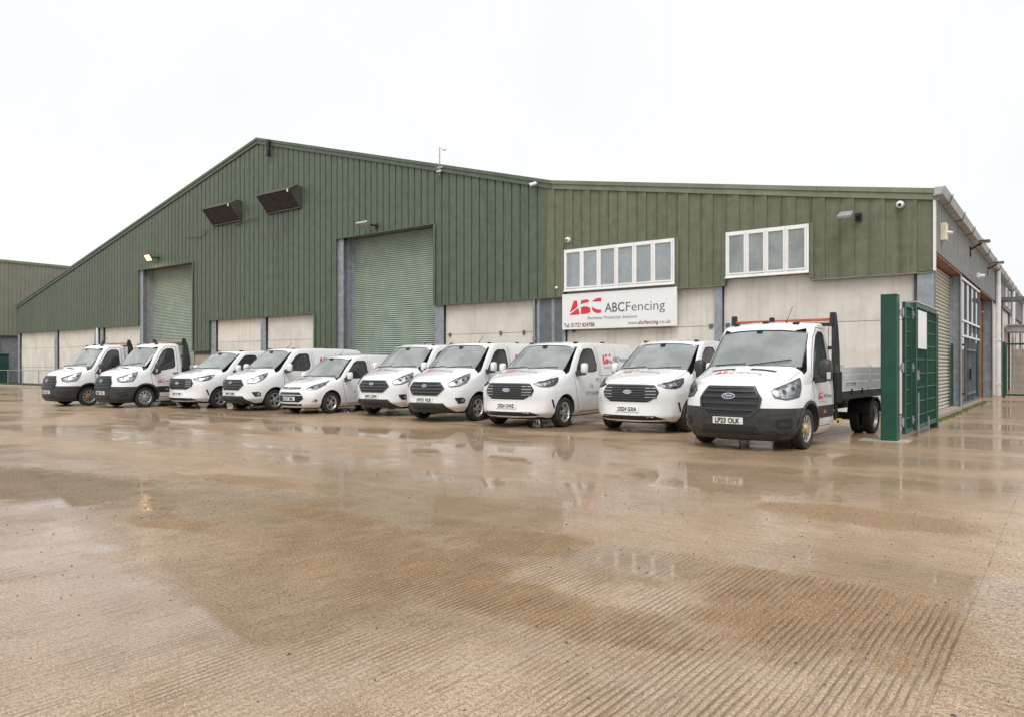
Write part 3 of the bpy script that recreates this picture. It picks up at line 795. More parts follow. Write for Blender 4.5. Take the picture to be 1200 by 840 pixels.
# ------------------------------------------------------------------ vehicles
# local frame: x runs from the nose (0) to the tail, y across, z up
FR = [-1.0, -0.9, -0.66, -0.34, 0.0, 0.34, 0.66, 0.9, 1.0]
def cage_mesh(st, nose, pw=3.2, level=3):
    """box-topology cage: stations (xc, setback, ys[6], zs[6], ztop); nose = x offset of each row on the front face"""
    N = len(st); bm = bmesh.new(); V = {}
    for i, (xc, sb, ys, zs, zt) in enumerate(st):
        for r in range(6):
            for c in range(9):
                if 0 < i < N - 1 and 0 < r < 5 and 0 < c < 8: continue
                f = FR[c]
                y = f * ys[r]
                z = zs[r] + ((zt - zs[5]) * (1 - f * f) if r == 5 else 0.0)
                x = xc + sb * abs(f) ** pw + (nose[r] if i == 0 else 0.0)
                V[i, r, c] = bm.verts.new((x, y, z))
    def q(*k): bm.faces.new([V[a] for a in k])
    for i in (0, N - 1):
        for r in range(5):
            for c in range(8):
                k = ((i, r, c), (i, r + 1, c), (i, r + 1, c + 1), (i, r, c + 1))
                q(*(k if i else k[::-1]))
    for i in range(N - 1):
        j = i + 1
        for r in range(5):
            q((i, r, 0), (j, r, 0), (j, r + 1, 0), (i, r + 1, 0))
            q((i, r + 1, 8), (j, r + 1, 8), (j, r, 8), (i, r, 8))
        for c in range(8):
            q((i, 5, c), (j, 5, c), (j, 5, c + 1), (i, 5, c + 1))
            q((i, 0, c + 1), (j, 0, c + 1), (j, 0, c), (i, 0, c))
    bmesh.ops.recalc_face_normals(bm, faces=bm.faces)
    cl = bm.edges.layers.float.new('crease_edge')
    def cr(a, b, w):
        e = bm.edges.get((V[a], V[b]))
        if e: e[cl] = w
    for c in range(8):
        cr((0, 5, c), (0, 5, c + 1), .45); cr((0, 1, c), (0, 1, c + 1), .5); cr((0, 2, c), (0, 2, c + 1), .35)
    for i in range(N - 1):
        for c in (0, 8):
            cr((i, 3, c), (i + 1, 3, c), .5); cr((i, 1, c), (i + 1, 1, c), .5)
            cr((i, 5, c), (i + 1, 5, c), .5 if i < 3 else .3)
    me = bpy.data.meshes.new('cage'); bm.to_mesh(me); bm.free()
    ob = bpy.data.objects.new('cage', me); COL.objects.link(ob)
    s = ob.modifiers.new('s', 'SUBSURF'); s.levels = level; s.render_levels = level
    dg = bpy.context.evaluated_depsgraph_get()
    out = bpy.data.meshes.new_from_object(ob.evaluated_get(dg))
    bpy.data.objects.remove(ob); bpy.data.meshes.remove(me)
    return out

class Surf:
    """shoots outlines on to a body"""
    def __init__(s, me):
        s.t = BVHTree.FromPolygons([v.co.copy() for v in me.vertices], [tuple(p.vertices) for p in me.polygons])
    def hit(s, proj, a, b):
        sgn = -1
        if proj == 'front': o, d = Vector((-3, a, b)), Vector((1, 0, 0))
        elif proj == 'top': o, d = Vector((a, b, 5)), Vector((0, 0, -1))
        elif proj == 'R': o, d = Vector((a, -4, b)), Vector((0, 1, 0))
        elif proj == 'L': o, d = Vector((a, 4, b)), Vector((0, -1, 0))
        elif proj in ('DR', 'DL'):
            k = .70710678; sy = -1 if proj == 'DR' else 1
            o = Vector((a * k, sy * a * k, b)); d = Vector((k, -sy * k, 0)); o = o - d * 4
        h = s.t.ray_cast(o, d)
        if h[0] is None:
            h = s.t.find_nearest(o + d * 4)
        n = h[1] if h[1].dot(d) < 0 else -h[1]
        return h[0], n
    def patch(s, name, poly, proj, off, mat, parent, step=.07, depth=.012, smooth=50):
        bm = bmesh.new()
        f = bm.faces.new([bm.verts.new((p[0], p[1], 0)) for p in poly])
        for ax in (0, 1):
            lo = min(p[ax] for p in poly); hi = max(p[ax] for p in poly)
            k = math.ceil(lo / step)
            while k * step < hi:
                co = [0, 0, 0]; no = [0, 0, 0]; co[ax] = k * step; no[ax] = 1
                bmesh.ops.bisect_plane(bm, geom=bm.verts[:] + bm.edges[:] + bm.faces[:], plane_co=co, plane_no=no, dist=1e-4)
                k += 1
        nr = {}
        for v in bm.verts:
            p, n = s.hit(proj, v.co.x, v.co.y)
            v.co = p + n * off; nr[v] = n
        be = [e for e in bm.edges if len(e.link_faces) == 1]
        if depth:
            r = bmesh.ops.extrude_edge_only(bm, edges=be)
            old = {}
            for v in [x for x in r['geom'] if isinstance(x, bmesh.types.BMVert)]:
                src = min((e.other_vert(v) for e in v.link_edges if e.other_vert(v) in nr), key=lambda w: (w.co - v.co).length)
                v.co = v.co - nr[src] * depth
        me = bpy.data.meshes.new(name); bm.to_mesh(me); bm.free()
        return link(name, me, mat, parent, smooth)
    def decal(s, name, vs, fs, proj, off, mat, parent):
        out = []
        for a, b in vs:
            p, n = s.hit(proj, a, b); out.append(p + n * off)
        return MB().add(out, fs).build(name, mat, parent)
    def strip(s, name, path, w, proj, off, mat, parent, step=.06):
        """narrow line along a path on the body"""
        pts = []
        for (a, b) in zip(path[:-1], path[1:]):
            n = max(1, int(math.hypot(b[0] - a[0], b[1] - a[1]) / step))
            pts += [(a[0] + (b[0] - a[0]) * k / n, a[1] + (b[1] - a[1]) * k / n) for k in range(n)]
        pts.append(path[-1])
        vs = []
        for i, p in enumerate(pts):
            q0, q1 = pts[max(0, i - 1)], pts[min(len(pts) - 1, i + 1)]
            dx, dy = q1[0] - q0[0], q1[1] - q0[1]; l = math.hypot(dx, dy) or 1
            c0, n0 = s.hit(proj, p[0], p[1])
            pr_ = []
            for sg_ in (-1, 1):
                h, n = s.hit(proj, p[0] - dy / l * w / 2 * sg_, p[1] + dx / l * w / 2 * sg_)
                dv = h - c0
                if dv.length > w * .75: h = c0 + dv.normalized() * (w * .5)
                pr_.append(h + n * off)
            vs += pr_
        fs = [(2 * i, 2 * i + 1, 2 * i + 3, 2 * i + 2) for i in range(len(pts) - 1)]
        return MB().add(vs, fs).build(name, mat, parent)

def mirror(poly): return [(-a, b) for a, b in poly]
def circle(cx, cz, r, n, a0=0, a1=360):
    return [(cx + r * math.cos(R(a0 + (a1 - a0) * k / n)), cz + r * math.sin(R(a0 + (a1 - a0) * k / n))) for k in range(n + (a1 - a0 < 360))]

def boolean_cut(me, cutters):
    ob = bpy.data.objects.new('tmp', me); COL.objects.link(ob)
    cs = []
    for c in cutters:
        cm = c.mesh('cut'); fix_normals(cm)
        co = bpy.data.objects.new('cut', cm); COL.objects.link(co); cs.append(co)
        b = ob.modifiers.new('b', 'BOOLEAN'); b.operation = 'DIFFERENCE'; b.object = co; b.solver = 'EXACT'
    dg = bpy.context.evaluated_depsgraph_get()
    out = bpy.data.meshes.new_from_object(ob.evaluated_get(dg))
    for o in cs + [ob]: bpy.data.objects.remove(o)
    return out

def make_wheel(parent, x, y, side, Rr, w, style, hub='steelrim'):
    """one wheel; side = -1 shows its face to -y"""
    e = empty('wheel'); e.parent = parent; e.location = (x, y, Rr)
    e.rotation_euler = (0, R(random.uniform(0, 70)), 0 if side < 0 else math.pi)
    h = w / 2; ri = Rr * .66
    t = MB().lathe([(ri, -h * .80), (ri + .02, -h * .95), (Rr * .86, -h), (Rr * .96, -h * .90), (Rr, -h * .62), (Rr, -h * .35), (Rr - .008, -h * .33), (Rr - .008, -h * .25), (Rr, -h * .23), (Rr, h * .23), (Rr - .008, h * .25), (Rr - .008, h * .33), (Rr, h * .35), (Rr, h * .62), (Rr * .96, h * .90), (Rr * .86, h), (ri, h * .8)], 40, 'y')
    t.build('tyre', 'tyre', e, smooth=35)
    rim = MB()
    if style == 'alloy':
        rim.lathe([(ri + .004, -h * .82), (ri - .012, -h * .84), (ri - .03, -h * .60), (ri - .03, h * .5), (ri + .004, h * .5)], 40, 'y')
        for k in range(5):
            for d in (-.17, .17):
                a = 2 * math.pi * k / 5 + d; a2 = 2 * math.pi * k / 5 + d * .62
                c0 = (math.cos(a2) * .05, math.sin(a2) * .05); c1 = (math.cos(a) * (ri - .016), math.sin(a) * (ri - .016))
                nx, nz = -(c1[1] - c0[1]), (c1[0] - c0[0]); l = math.hypot(nx, nz); nx, nz = nx / l, nz / l
                for wd0, wd1 in ((.020, .014),):
                    vs = []
                    for (c, wd, yf) in ((c0, wd0, -h * .70), (c1, wd1, -h * .80)):
                        vs += [(c[0] - nx * wd, yf, c[1] - nz * wd), (c[0] + nx * wd, yf, c[1] + nz * wd), (c[0] + nx * wd, yf + .035, c[1] + nz * wd), (c[0] - nx * wd, yf + .035, c[1] - nz * wd)]
                    rim.add(vs, [(0, 1, 5, 4), (1, 2, 6, 5), (2, 3, 7, 6), (3, 0, 4, 7)])
        rim.lathe([(.001, -h * .76), (.045, -h * .76), (.062, -h * .66), (.062, -h * .4), (.001, -h * .4)], 20, 'y')
        rim.build('rim', 'alloy', e, smooth=35)
    elif style == 'steel':
        rim.lathe([(ri + .004, -h * .82), (ri - .012, -h * .84), (ri - .035, -h * .55), (ri - .035, h * .5), (ri + .004, h * .5)], 40, 'y')
        for k in range(10):
            a = 2 * math.pi * k / 10
            vs = []
            for rr, yf, wd in ((.085, -h * .62, .018), (ri - .05, -h * .74, .030), (ri - .018, -h * .66, .026)):
                for s_ in (-1, 1):
                    vs.append((rr * math.cos(a) - s_ * wd * math.sin(a), yf, rr * math.sin(a) + s_ * wd * math.cos(a)))
            rim.add(vs, [(0, 1, 3, 2), (2, 3, 5, 4)])
        rim.build('rim', 'steelrim', e, smooth=35)
        MB().lathe([(.001, -h * 1.08), (.06, -h * 1.08), (.085, -h * .98), (.10, -h * .62), (.12, -h * .58), (.12, -h * .5), (.001, -h * .5)], 24, 'y').build('hub', hub, e, smooth=35)
    else:   # deep dish of a twin rear wheel
        rim.lathe([(ri + .004, -h * .82), (ri - .012, -h * .84), (ri - .03, -h * .4), (ri - .05, h * .35), (.10, h * .45), (.09, -h * .1), (.001, -h * .1), (.001, h * .5), (ri + .004, h * .5)], 40, 'y')
        rim.build('rim', 'steelrim', e, smooth=35)
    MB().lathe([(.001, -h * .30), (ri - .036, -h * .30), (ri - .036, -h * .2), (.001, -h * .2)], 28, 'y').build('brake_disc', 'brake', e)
    return e

def lamp(S, par, poly, dark, proj_pair=('DR', 'DL')):
    for pr in proj_pair:
        hl = S.patch('headlight', poly, pr, .004, 'lamp_dark' if dark else 'lamp_in', par, .05, .01)
        cx = sum(p[0] for p in poly) / len(poly); cz = sum(p[1] for p in poly) / len(poly)
        inn = [(cx + (p[0] - cx) * .80, cz + (p[1] - cz) * .72) for p in poly]
        S.patch('reflector', [(p[0] * .5 + inn[0][0] * .0 + cx * .5, p[1] * .5 + cz * .5) for p in poly], pr, .007, 'lamp_in' if dark else 'alu', hl, .05, .004)
        for u in (-.22, .14, .42):
            w_ = max(p[0] for p in poly) - min(p[0] for p in poly)
            zz = cz + u * (poly[-1][1] - poly[0][1]) * .25 + u * .12
            S.patch('bulb_housing', circle(cx + u * w_ * .8, zz, .038, 10), pr, .010, 'lamp_dark' if not dark else 'chrome', hl, .05, .004)
        S.patch('lens', poly, pr, .016, 'lens', hl, .05, .012)
        S.strip('lamp_rim', poly + [poly[0]], .020, pr, .010, 'lamp_dark', hl, .04)

def badge(S, par, z, w=.075, blue=False, x_off=.025):
    b = S.patch('badge', [(w * math.cos(R(a)), z + w * .42 * math.sin(R(a))) for a in range(0, 360, 15)], 'front', x_off, 'chrome', par, .2, .02)
    S.patch('badge_face', [(w * .88 * math.cos(R(a)), z + w * .34 * math.sin(R(a))) for a in range(0, 360, 15)], 'front', x_off + .003, 'badge_blue' if blue else 'badge_grey', b, .2, .002)
    vs, fs = text_mesh('Ford', None, w * 1.15, 0.01, .35, 1.0, 'CENTER')
    S.decal('badge_lettering', [(-a, z - w * .13 + c) for a, c in vs], fs, 'front', x_off + .006, 'chrome', b)

def plate(S, root, z0, text, x_off=.02, eu=False, blue=.04):
    p = S.patch('number_plate', [(-.26, z0), (.26, z0), (.26, z0 + .112), (-.26, z0 + .112)], 'front', x_off, 'plate', root, 1.0, .02)
    vs, fs = text_mesh(text, .080, .43 if not eu else .39, .03, 0, 1.0, 'CENTER')
    S.decal('plate_lettering', [(-(a + (.02 if eu else 0)), z0 + .019 + c) for a, c in vs], fs, 'front', x_off + .0025, 'ink', p)
    if eu: S.patch('plate_band', [(.21, z0 + .002), (.257, z0 + .002), (.257, z0 + .11), (.21, z0 + .11)], 'front', x_off + .0025, 'plate_yel', p, 1, .002)
    return p

def hood_logo(S, root, x, w, z=None):
    """logo and name lying on the bonnet, read from the front"""
    vs, fs = [], []
    for poly in LOGO:
        o = len(vs); vs += [(x + p[1] * w * .42 / .52, w * 1.28 - p[0] * w) for p in poly]; fs.append(tuple(range(o, len(vs))))
    S.decal('bonnet_logo', vs, fs, 'top', .003, 'red', root)
    tv, tf = text_mesh('ABCFencing', w * .22, w * 1.38, .0)
    S.decal('bonnet_lettering', [(x + c, w * .20 - a) for a, c in tv], tf, 'top', .003, 'grey_print', root)

def side_logo(S, root, x, z, w, name=True, pr='R'):
    def fx(a): return x + a
    vs, fs = [], []
    for poly in LOGO:
        o = len(vs); vs += [(fx(p[0] * w), z + p[1] * w * .52 / .52 * .95) for p in poly]; fs.append(tuple(range(o, len(vs))))
    S.decal('side_logo', vs, fs, pr, .004, 'red', root)
    if name:
        tv, tf = text_mesh('ABCFencing', w * .25, w * 1.7, .004)
        S.decal('side_lettering', [(fx(w * 1.12 + a), z + w * .1 + c) for a, c in tv], tf, pr, .004, 'grey_print', root)
        tv, tf = text_mesh('Perimeter Protection Solutions', w * .09, w * 1.6, 0, .25)
        S.decal('side_lettering', [(fx(w * .1 + a), z - w * .2 + c) for a, c in tv], tf, pr, .004, 'grey_print', root)

def mirror_unit(root, x, y, z, shell, big):
    for s in (-1, 1):
        m = empty('door_mirror'); m.parent = root; m.location = (x, s * y, z)
        w, h, d = (.15, .25, .14) if not big else (.20, .37, .16)
        # shell: lofted rounded box, wider at the back
        body = MB()
        rings = []
        for (xx, k) in ((-d * .5, .62), (-d * .25, .92), (d * .15, 1.0), (d * .42, .97)):
            rings.append([(xx, s * (.12 + w / 2 + math.copysign(abs(math.cos(a)) ** .55, math.cos(a)) * w / 2 * k), h / 2 + math.copysign(abs(math.sin(a)) ** .55, math.sin(a)) * h / 2 * k) for a in [2 * math.pi * q / 16 for q in range(16)]])
        vs = [p for r in rings for p in r]
        fs = [(i * 16 + j, i * 16 + (j + 1) % 16, (i + 1) * 16 + (j + 1) % 16, (i + 1) * 16 + j) for i in range(3) for j in range(16)] + [tuple(range(16)), tuple(range(48, 64))]
        body.add(vs, fs).build('mirror_housing', shell, m, smooth=60)
        MB().box(d * .42 + .001, d * .42 + .004, s * (.12 + w * .12), s * (.12 + w * .88), h * .1, h * .9).build('mirror_glass', 'chrome', m)
        MB().prism([(-.02, -.05), (s * .22, -.02), (s * .24, .05), (s * .10, .09), (-.02, .06)] if s > 0 else [(.02, -.05), (s * .22, -.02), (s * .24, .05), (s * .10, .09), (.02, .06)], 'x', -.05, .05).build('mirror_arm', 'trim', m, bevel=.01)
        if big:
            MB().box(-d * .52, -d * .36, s * (.12 + w * .70), s * (.12 + w * 1.02), .03, .15).build('indicator', 'alu', m, bevel=.01)

def cabin(S, root, xd, zd, xs, zs, wid, zr, dash_d=.5):
    """dashboard, wheel, two seats"""
    MB().prism([(xd - dash_d * .55, zd - .02), (xd, zd + .03), (xd + .28, zd + .0), (xd + .33, zd - .28), (xd - .1, zd - .4)], 'y', -wid, wid).build('dashboard', 'interior', root, bevel=.02)
    MB().lathe([(.185, -.015), (.2, -.02), (.205, 0), (.2, .02), (.185, .015)], 24, 'y').tube((-.19, 0, 0), (.19, 0, 0), .02, 6).tube((0, 0, 0), (0, 0, -.19), .02, 6)
    sw = MB().lathe([(.18, -.015), (.2, -.018), (.205, 0), (.2, .018), (.18, .015)], 24, 'y').tube((-.19, 0, 0), (.19, 0, 0), .02, 6).tube((0, 0, 0), (0, 0, -.19), .02, 6).build('steering_wheel', 'black', root, smooth=40)
    sw.location = (xd + .42, .38, zd + .02); sw.rotation_euler = (R(-32), 0, R(90))
    for yy in (.38, -.38):
        se = MB().prism([(xs - .5, zs - .55), (xs, zs - .60), (xs + .22, zs + .12), (xs + .12, zs + .14), (xs - .06, zs - .42), (xs - .5, zs - .40)], 'y', yy - .24, yy + .24).build('seat', 'seat', root, bevel=.04)
        MB().box(xs + .13, xs + .23, yy - .13, yy + .13, zs + .18, zs + .37).tube((xs + .17, yy - .06, zs + .1), (xs + .17, yy - .06, zs + .2), .01, 6).tube((xs + .17, yy + .06, zs + .1), (xs + .17, yy + .06, zs + .2), .01, 6).build('headrest', 'seat', se, bevel=.03)

def finish_body(me, S, root, splits=()):
    """paint outside, dark inside; splits = list of (test, part name, material)"""
    bm = bmesh.new(); bm.from_mesh(me)
    for co, no in {(tuple(c), tuple(n)) for *_, cuts in splits for c, n in cuts}:
        bmesh.ops.bisect_plane(bm, geom=bm.verts[:] + bm.edges[:] + bm.faces[:], plane_co=co, plane_no=no, dist=1e-5)
    groups = {}
    for f in bm.faces:
        c = f.calc_center_median()
        d = S.t.find_nearest(c)[3]
        key = ('body', 'paint')
        if d > .012: key = ('cabin_lining', 'headliner') if (c.z > 1.05) else ('inner_panels', 'interior')
        else:
            if f.normal.z < -.75 and c.z < .5: key = ('floor_pan', 'black')
            else:
              for test, nm, mt, cuts in splits:
                  if test(c): key = (nm, mt); break
        groups.setdefault(key, []).append(f)
    parts = []
    for (nm, mt), fs in groups.items():
        if nm in ('body', 'cabin_lining'):
            parts.append((nm, mt, fs)); continue
        left = set(fs)
        while left:
            st_ = [left.pop()]; isl = list(st_)
            while st_:
                for e in st_.pop().edges:
                    for g_ in e.link_faces:
                        if g_ in left: left.remove(g_); st_.append(g_); isl.append(g_)
            if len(isl) > 6: parts.append((nm, mt, isl))
    for nm, mt, fs in parts:
        vm = {}; vs = []; ff = []
        for f in fs:
            row = []
            for v in f.verts:
                if v.index not in vm or vs[vm[v.index]] != tuple(v.co):
                    vm[v.index] = len(vs); vs.append(tuple(v.co))
                row.append(vm[v.index])
            ff.append(row)
        m2 = bpy.data.meshes.new(nm); m2.from_pydata(vs, [], ff); m2.update()
        link(nm, m2, mt, root, 32 if nm != 'inner_panels' else None, recalc=False)
    bm.free()

def common(root, S, me, P):
    """cut openings, split body, add glass, wheels, mirrors and seams"""
    wf, wr = P['wheels']; Rr = P['R']; W = P['W']
    cut = MB()
    for x in (wf, wr):
        if x is None: continue
        for s in (-1, 1):
            ra = P['arch'] if x == wf else P.get('arch_r', P['arch'])
            pts = circle(x, Rr + .01, ra, 30)
            cut.prism(pts, 'y', s * (W - .34), s * (W + .4))
    cav = P['cavity']; w0, w1 = P['cav_w']
    c2 = MB(); n = len(cav)
    zl, zh = min(p[1] for p in cav), max(p[1] for p in cav)
    def hw(z): return w0 + (w1 - w0) * max(0, (z - P['belt'])) / (zh - P['belt'])
    vs = [(x, -hw(z), z) for x, z in cav] + [(x, hw(z), z) for x, z in cav]
    c2.add(vs, [tuple(range(n)), tuple(range(2 * n - 1, n - 1, -1))] + [((i + 1) % n, i, n + i, n + (i + 1) % n) for i in range(n)])
    ws = P['screen']
    c3 = MB().prism(ws, 'x', P['screen_x'][0], P['screen_x'][1])
    c4 = MB().prism(P['side'], 'y', -W - .3, W + .3)
    body = boolean_cut(me.copy(), [cut, c2, c3, c4])
    finish_body(body, S, root, P.get('splits', ()))
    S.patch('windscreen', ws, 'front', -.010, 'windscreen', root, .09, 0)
    # black printed border round the screen
    cx = 0; cz = sum(p[1] for p in ws) / len(ws)
    for pr, nm in (('R', 'side_window'), ('L', 'side_window')):
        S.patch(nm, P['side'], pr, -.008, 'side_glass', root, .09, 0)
        S.strip('window_seal', P['side'] + [P['side'][0]], .022, pr, .002, 'black', root)
        S.patch('mirror_base', P['mbase'], pr, .006, 'black', root, .08, .012)
        S.strip('shut_line', P['door'], .014, pr, .0015, 'seam', root)
        for pth in P.get('lines', []):
            S.strip('shut_line', pth, .012, pr, .0015, 'seam', root)
        for (x, z) in P['handles']:
            S.patch('door_handle', [(x, z - .018), (x + .17, z - .012), (x + .17, z + .018), (x, z + .014)], pr, .035, P.get('handle_mat', 'trim'), root, .2, .03)
    S.strip('screen_seal', ws + [ws[0]], .013, 'front', .002, 'black', root)
    if P.get('bonnet'):
        S.strip('bonnet_line', P['bonnet'], .008, 'top', .0015, 'seam', root); S.strip('bonnet_line', mirror2(P['bonnet']), .008, 'top', .0015, 'seam', root)
    # wipers lying along the foot of the screen
    for (a, b) in (((-.05, P['wz']), (-.68, P['wz'] + P.get('wrise', .035))), ((.62, P['wz'] - .005), (.02, P['wz'] + .03))):
        pts = []
        for k in range(7):
            q = (a[0] + (b[0] - a[0]) * k / 6, a[1] + (b[1] - a[1]) * k / 6)
            h, n = S.hit('front', *q); pts.append(h + n * .022)
        MB().path(pts, .010, 6).build('wiper', 'black', root)
    hit, nn = S.hit('front', 0, P['mirror_in'])
    MB().box(hit.x + .06, hit.x + .12, -.13, .13, P['mirror_in'] - .10, P['mirror_in'] - .02).box(hit.x + .03, hit.x + .12, -.05, .05, P['mirror_in'] - .03, P['mirror_in'] + .08).build('rear_view_mirror', 'black', root, bevel=.01)
    mirror_unit(root, *P['mirror'], P['shell'], P.get('bigmir', False))
    MB().prism(P['under'], 'y', -W + .36, W - .36).build('underbody', 'black', root)

def mirror2(p): return [(a, -b) for a, b in p]

KEY = {}      # reference points of every model, used to check placing

# ---- mid-size panel van, hexagonal grille with bars
def van_hex():
    root = empty('panel_van')
    A = [.84, .955, .985, .975, .94, .86]
    st = [(0.00, .34, [.66, .79, .835, .835, .81, .75], [.24, .38, .60, .78, .94, 1.02], 1.05),
          (0.20, .34, [.76, .885, .925, .92, .885, .79], [.24, .38, .60, .80, 1.00, 1.08], 1.115),
          (0.55, .34, [.84, .955, .985, .975, .945, .83], [.24, .38, .60, .84, 1.10, 1.19], 1.225),
          (0.86, .34, A[:5] + [.86], [.24, .38, .60, .86, 1.17, 1.28], 1.315),
          (0.96, .33, A[:5] + [.865], [.24, .38, .60, .86, 1.20, 1.33], 1.365),
          (1.34, .30, A[:5] + [.835], [.24, .38, .60, .87, 1.24, 1.63], 1.66),
          (1.70, .26, A[:5] + [.785], [.24, .38, .60, .88, 1.27, 1.91], 1.945),
          (1.86, .22, A[:5] + [.78], [.24, .38, .60, .88, 1.28, 1.96], 1.995),
          (2.40, .08, A[:5] + [.79], [.24, .38, .60, .88, 1.29, 1.98], 2.025),
          (3.40, .0, A[:5] + [.795], [.24, .38, .60, .88, 1.29, 1.985], 2.03),
          (4.70, .0, A[:5] + [.785], [.26, .38, .60, .88, 1.29, 1.975], 2.015),
          (4.92, -.02, [.82, .93, .955, .945, .91, .76], [.30, .42, .60, .88, 1.29, 1.90], 1.94),
          (4.97, -.03, [.78, .90, .93, .92, .89, .72], [.33, .44, .60, .88, 1.29, 1.84], 1.89)]
    me = cage_mesh(st, [.08, .0, .03, .03, .06, .14])
    S = Surf(me)
    P = dict(wheels=(1.02, 3.95), R=.335, W=.985, arch=.405, belt=1.22,
             cavity=[(1.02, .95), (2.45, .95), (2.45, 1.90), (1.98, 1.90), (1.78, 1.84), (1.08, 1.27)], cav_w=(.90, .72),
             screen=[(-.76, 1.305), (-.5, 1.325), (0, 1.335), (.5, 1.325), (.76, 1.305), (.735, 1.60), (.70, 1.865), (.4, 1.90), (0, 1.91), (-.4, 1.90), (-.70, 1.865), (-.735, 1.60)], screen_x=(.45, 1.75),
             side=[(1.46, 1.26), (1.70, 1.50), (1.93, 1.72), (2.08, 1.79), (2.38, 1.80), (2.44, 1.75), (2.46, 1.42), (2.38, 1.30), (2.20, 1.25)],
             door=[(1.34, 1.20), (1.36, .80), (1.46, .50), (1.56, .34), (2.48, .34), (2.55, .9), (2.54, 1.86)],
             lines=[[(2.62, .36), (2.62, 1.84)], [(3.62, .50), (3.62, 1.84)], [(2.62, 1.12), (4.85, 1.12)]],
             handles=[(2.32, 1.08), (2.70, 1.08)], mirror=(1.42, .93, 1.22), mbase=[(1.40, 1.19), (1.50, 1.30), (1.62, 1.42), (1.70, 1.36), (1.72, 1.24), (1.60, 1.22)], shell='paint', wz=1.315, mirror_in=1.80,
             under=[(.60, .20), (4.7, .22), (4.7, .5), (.6, .5)], handle_mat='paint',
             bonnet=[(.30, .62), (.42, .77), (.75, .80), (1.10, .82)])
    common(root, S, me, P)
    cabin(S, root, 1.25, 1.18, 2.15, 1.30, .85, 1.9)
    gr = S.patch('grille', [(-.37, .66), (.37, .66), (.53, .82), (.42, .965), (-.42, .965), (-.53, .82)], 'front', .006, 'black', root, .08, .02)
    for z, w in ((.735, .43), (.81, .50), (.89, .46)):
        S.patch('grille_bar', [(-w, z - .017), (w, z - .017), (w + .01, z + .017), (-w - .01, z + .017)], 'front', .028, 'grille_bar', gr, .1, .03)
    S.strip('grille_rim', [(-.37, .66), (.37, .66), (.53, .82), (.42, .965), (-.42, .965), (-.53, .82), (-.37, .66)], .024, 'front', .016, 'grille_bar', gr)
    badge(S, gr, .885, .085)
    S.patch('lower_bumper', [(-.70, .248), (.70, .248), (.52, .47), (-.52, .47)], 'front', .018, 'trim', root, .08, .02)
    for z in (.33, .39):
        S.patch('intake_slot', [(-.34, z), (.34, z), (.34, z + .03), (-.34, z + .03)], 'front', .021, 'black', root, .2, .004)
    for pr in ('DR', 'DL'):
        fg = S.patch('fog_lamp', [(.73, .60), (.93, .61), (1.00, .56), (.98, .47), (.82, .455), (.74, .56)], pr, .006, 'trim', root, .08, .015)
        S.patch('fog_lens', circle(.92, .535, .04, 12), pr, .012, 'lamp_in', fg, .2, .004)
    lamp(S, root, [(.56, .94), (.62, .865), (.82, .88), (1.02, .96), (1.13, 1.07), (1.17, 1.19), (1.0, 1.135), (.78, 1.05)], False)
    KEY['hex'] = dict(bl=(S.hit('front', .79, 1.305)[0]), br=S.hit('front', -.79, 1.305)[0], tl=S.hit('front', .70, 1.84)[0], tr=S.hit('front', -.70, 1.84)[0], w=Vector((1.02, -.97, .335)), ext=Vector((.28, .86, .6)))
    for y in (-.84, .84):
        make_wheel(root, 1.02, y, -1 if y < 0 else 1, .335, .225, 'alloy'); make_wheel(root, 3.95, y, -1 if y < 0 else 1, .335, .225, 'alloy')
    hood_logo(S, root, .62, .36)
    side_logo(S, root, 2.85, 1.45, .52)
    for x, y in ((2.0, -.62), (2.0, .62), (3.4, -.62)):
        h, n = S.hit('top', x, y); MB().box(h.x - .06, h.x + .06, y - .025, y + .025, h.z - .005, h.z + .025).build('roof_fixing', 'black', root)
    h, n = S.hit('top', 1.98, -.30); MB().tube(h, h + Vector((.22, 0, .18)), .006, 6).tube(h - Vector((0, 0, .01)), h + Vector((.03, 0, .025)), .018, 8).build('aerial', 'black', root)
    return root, S

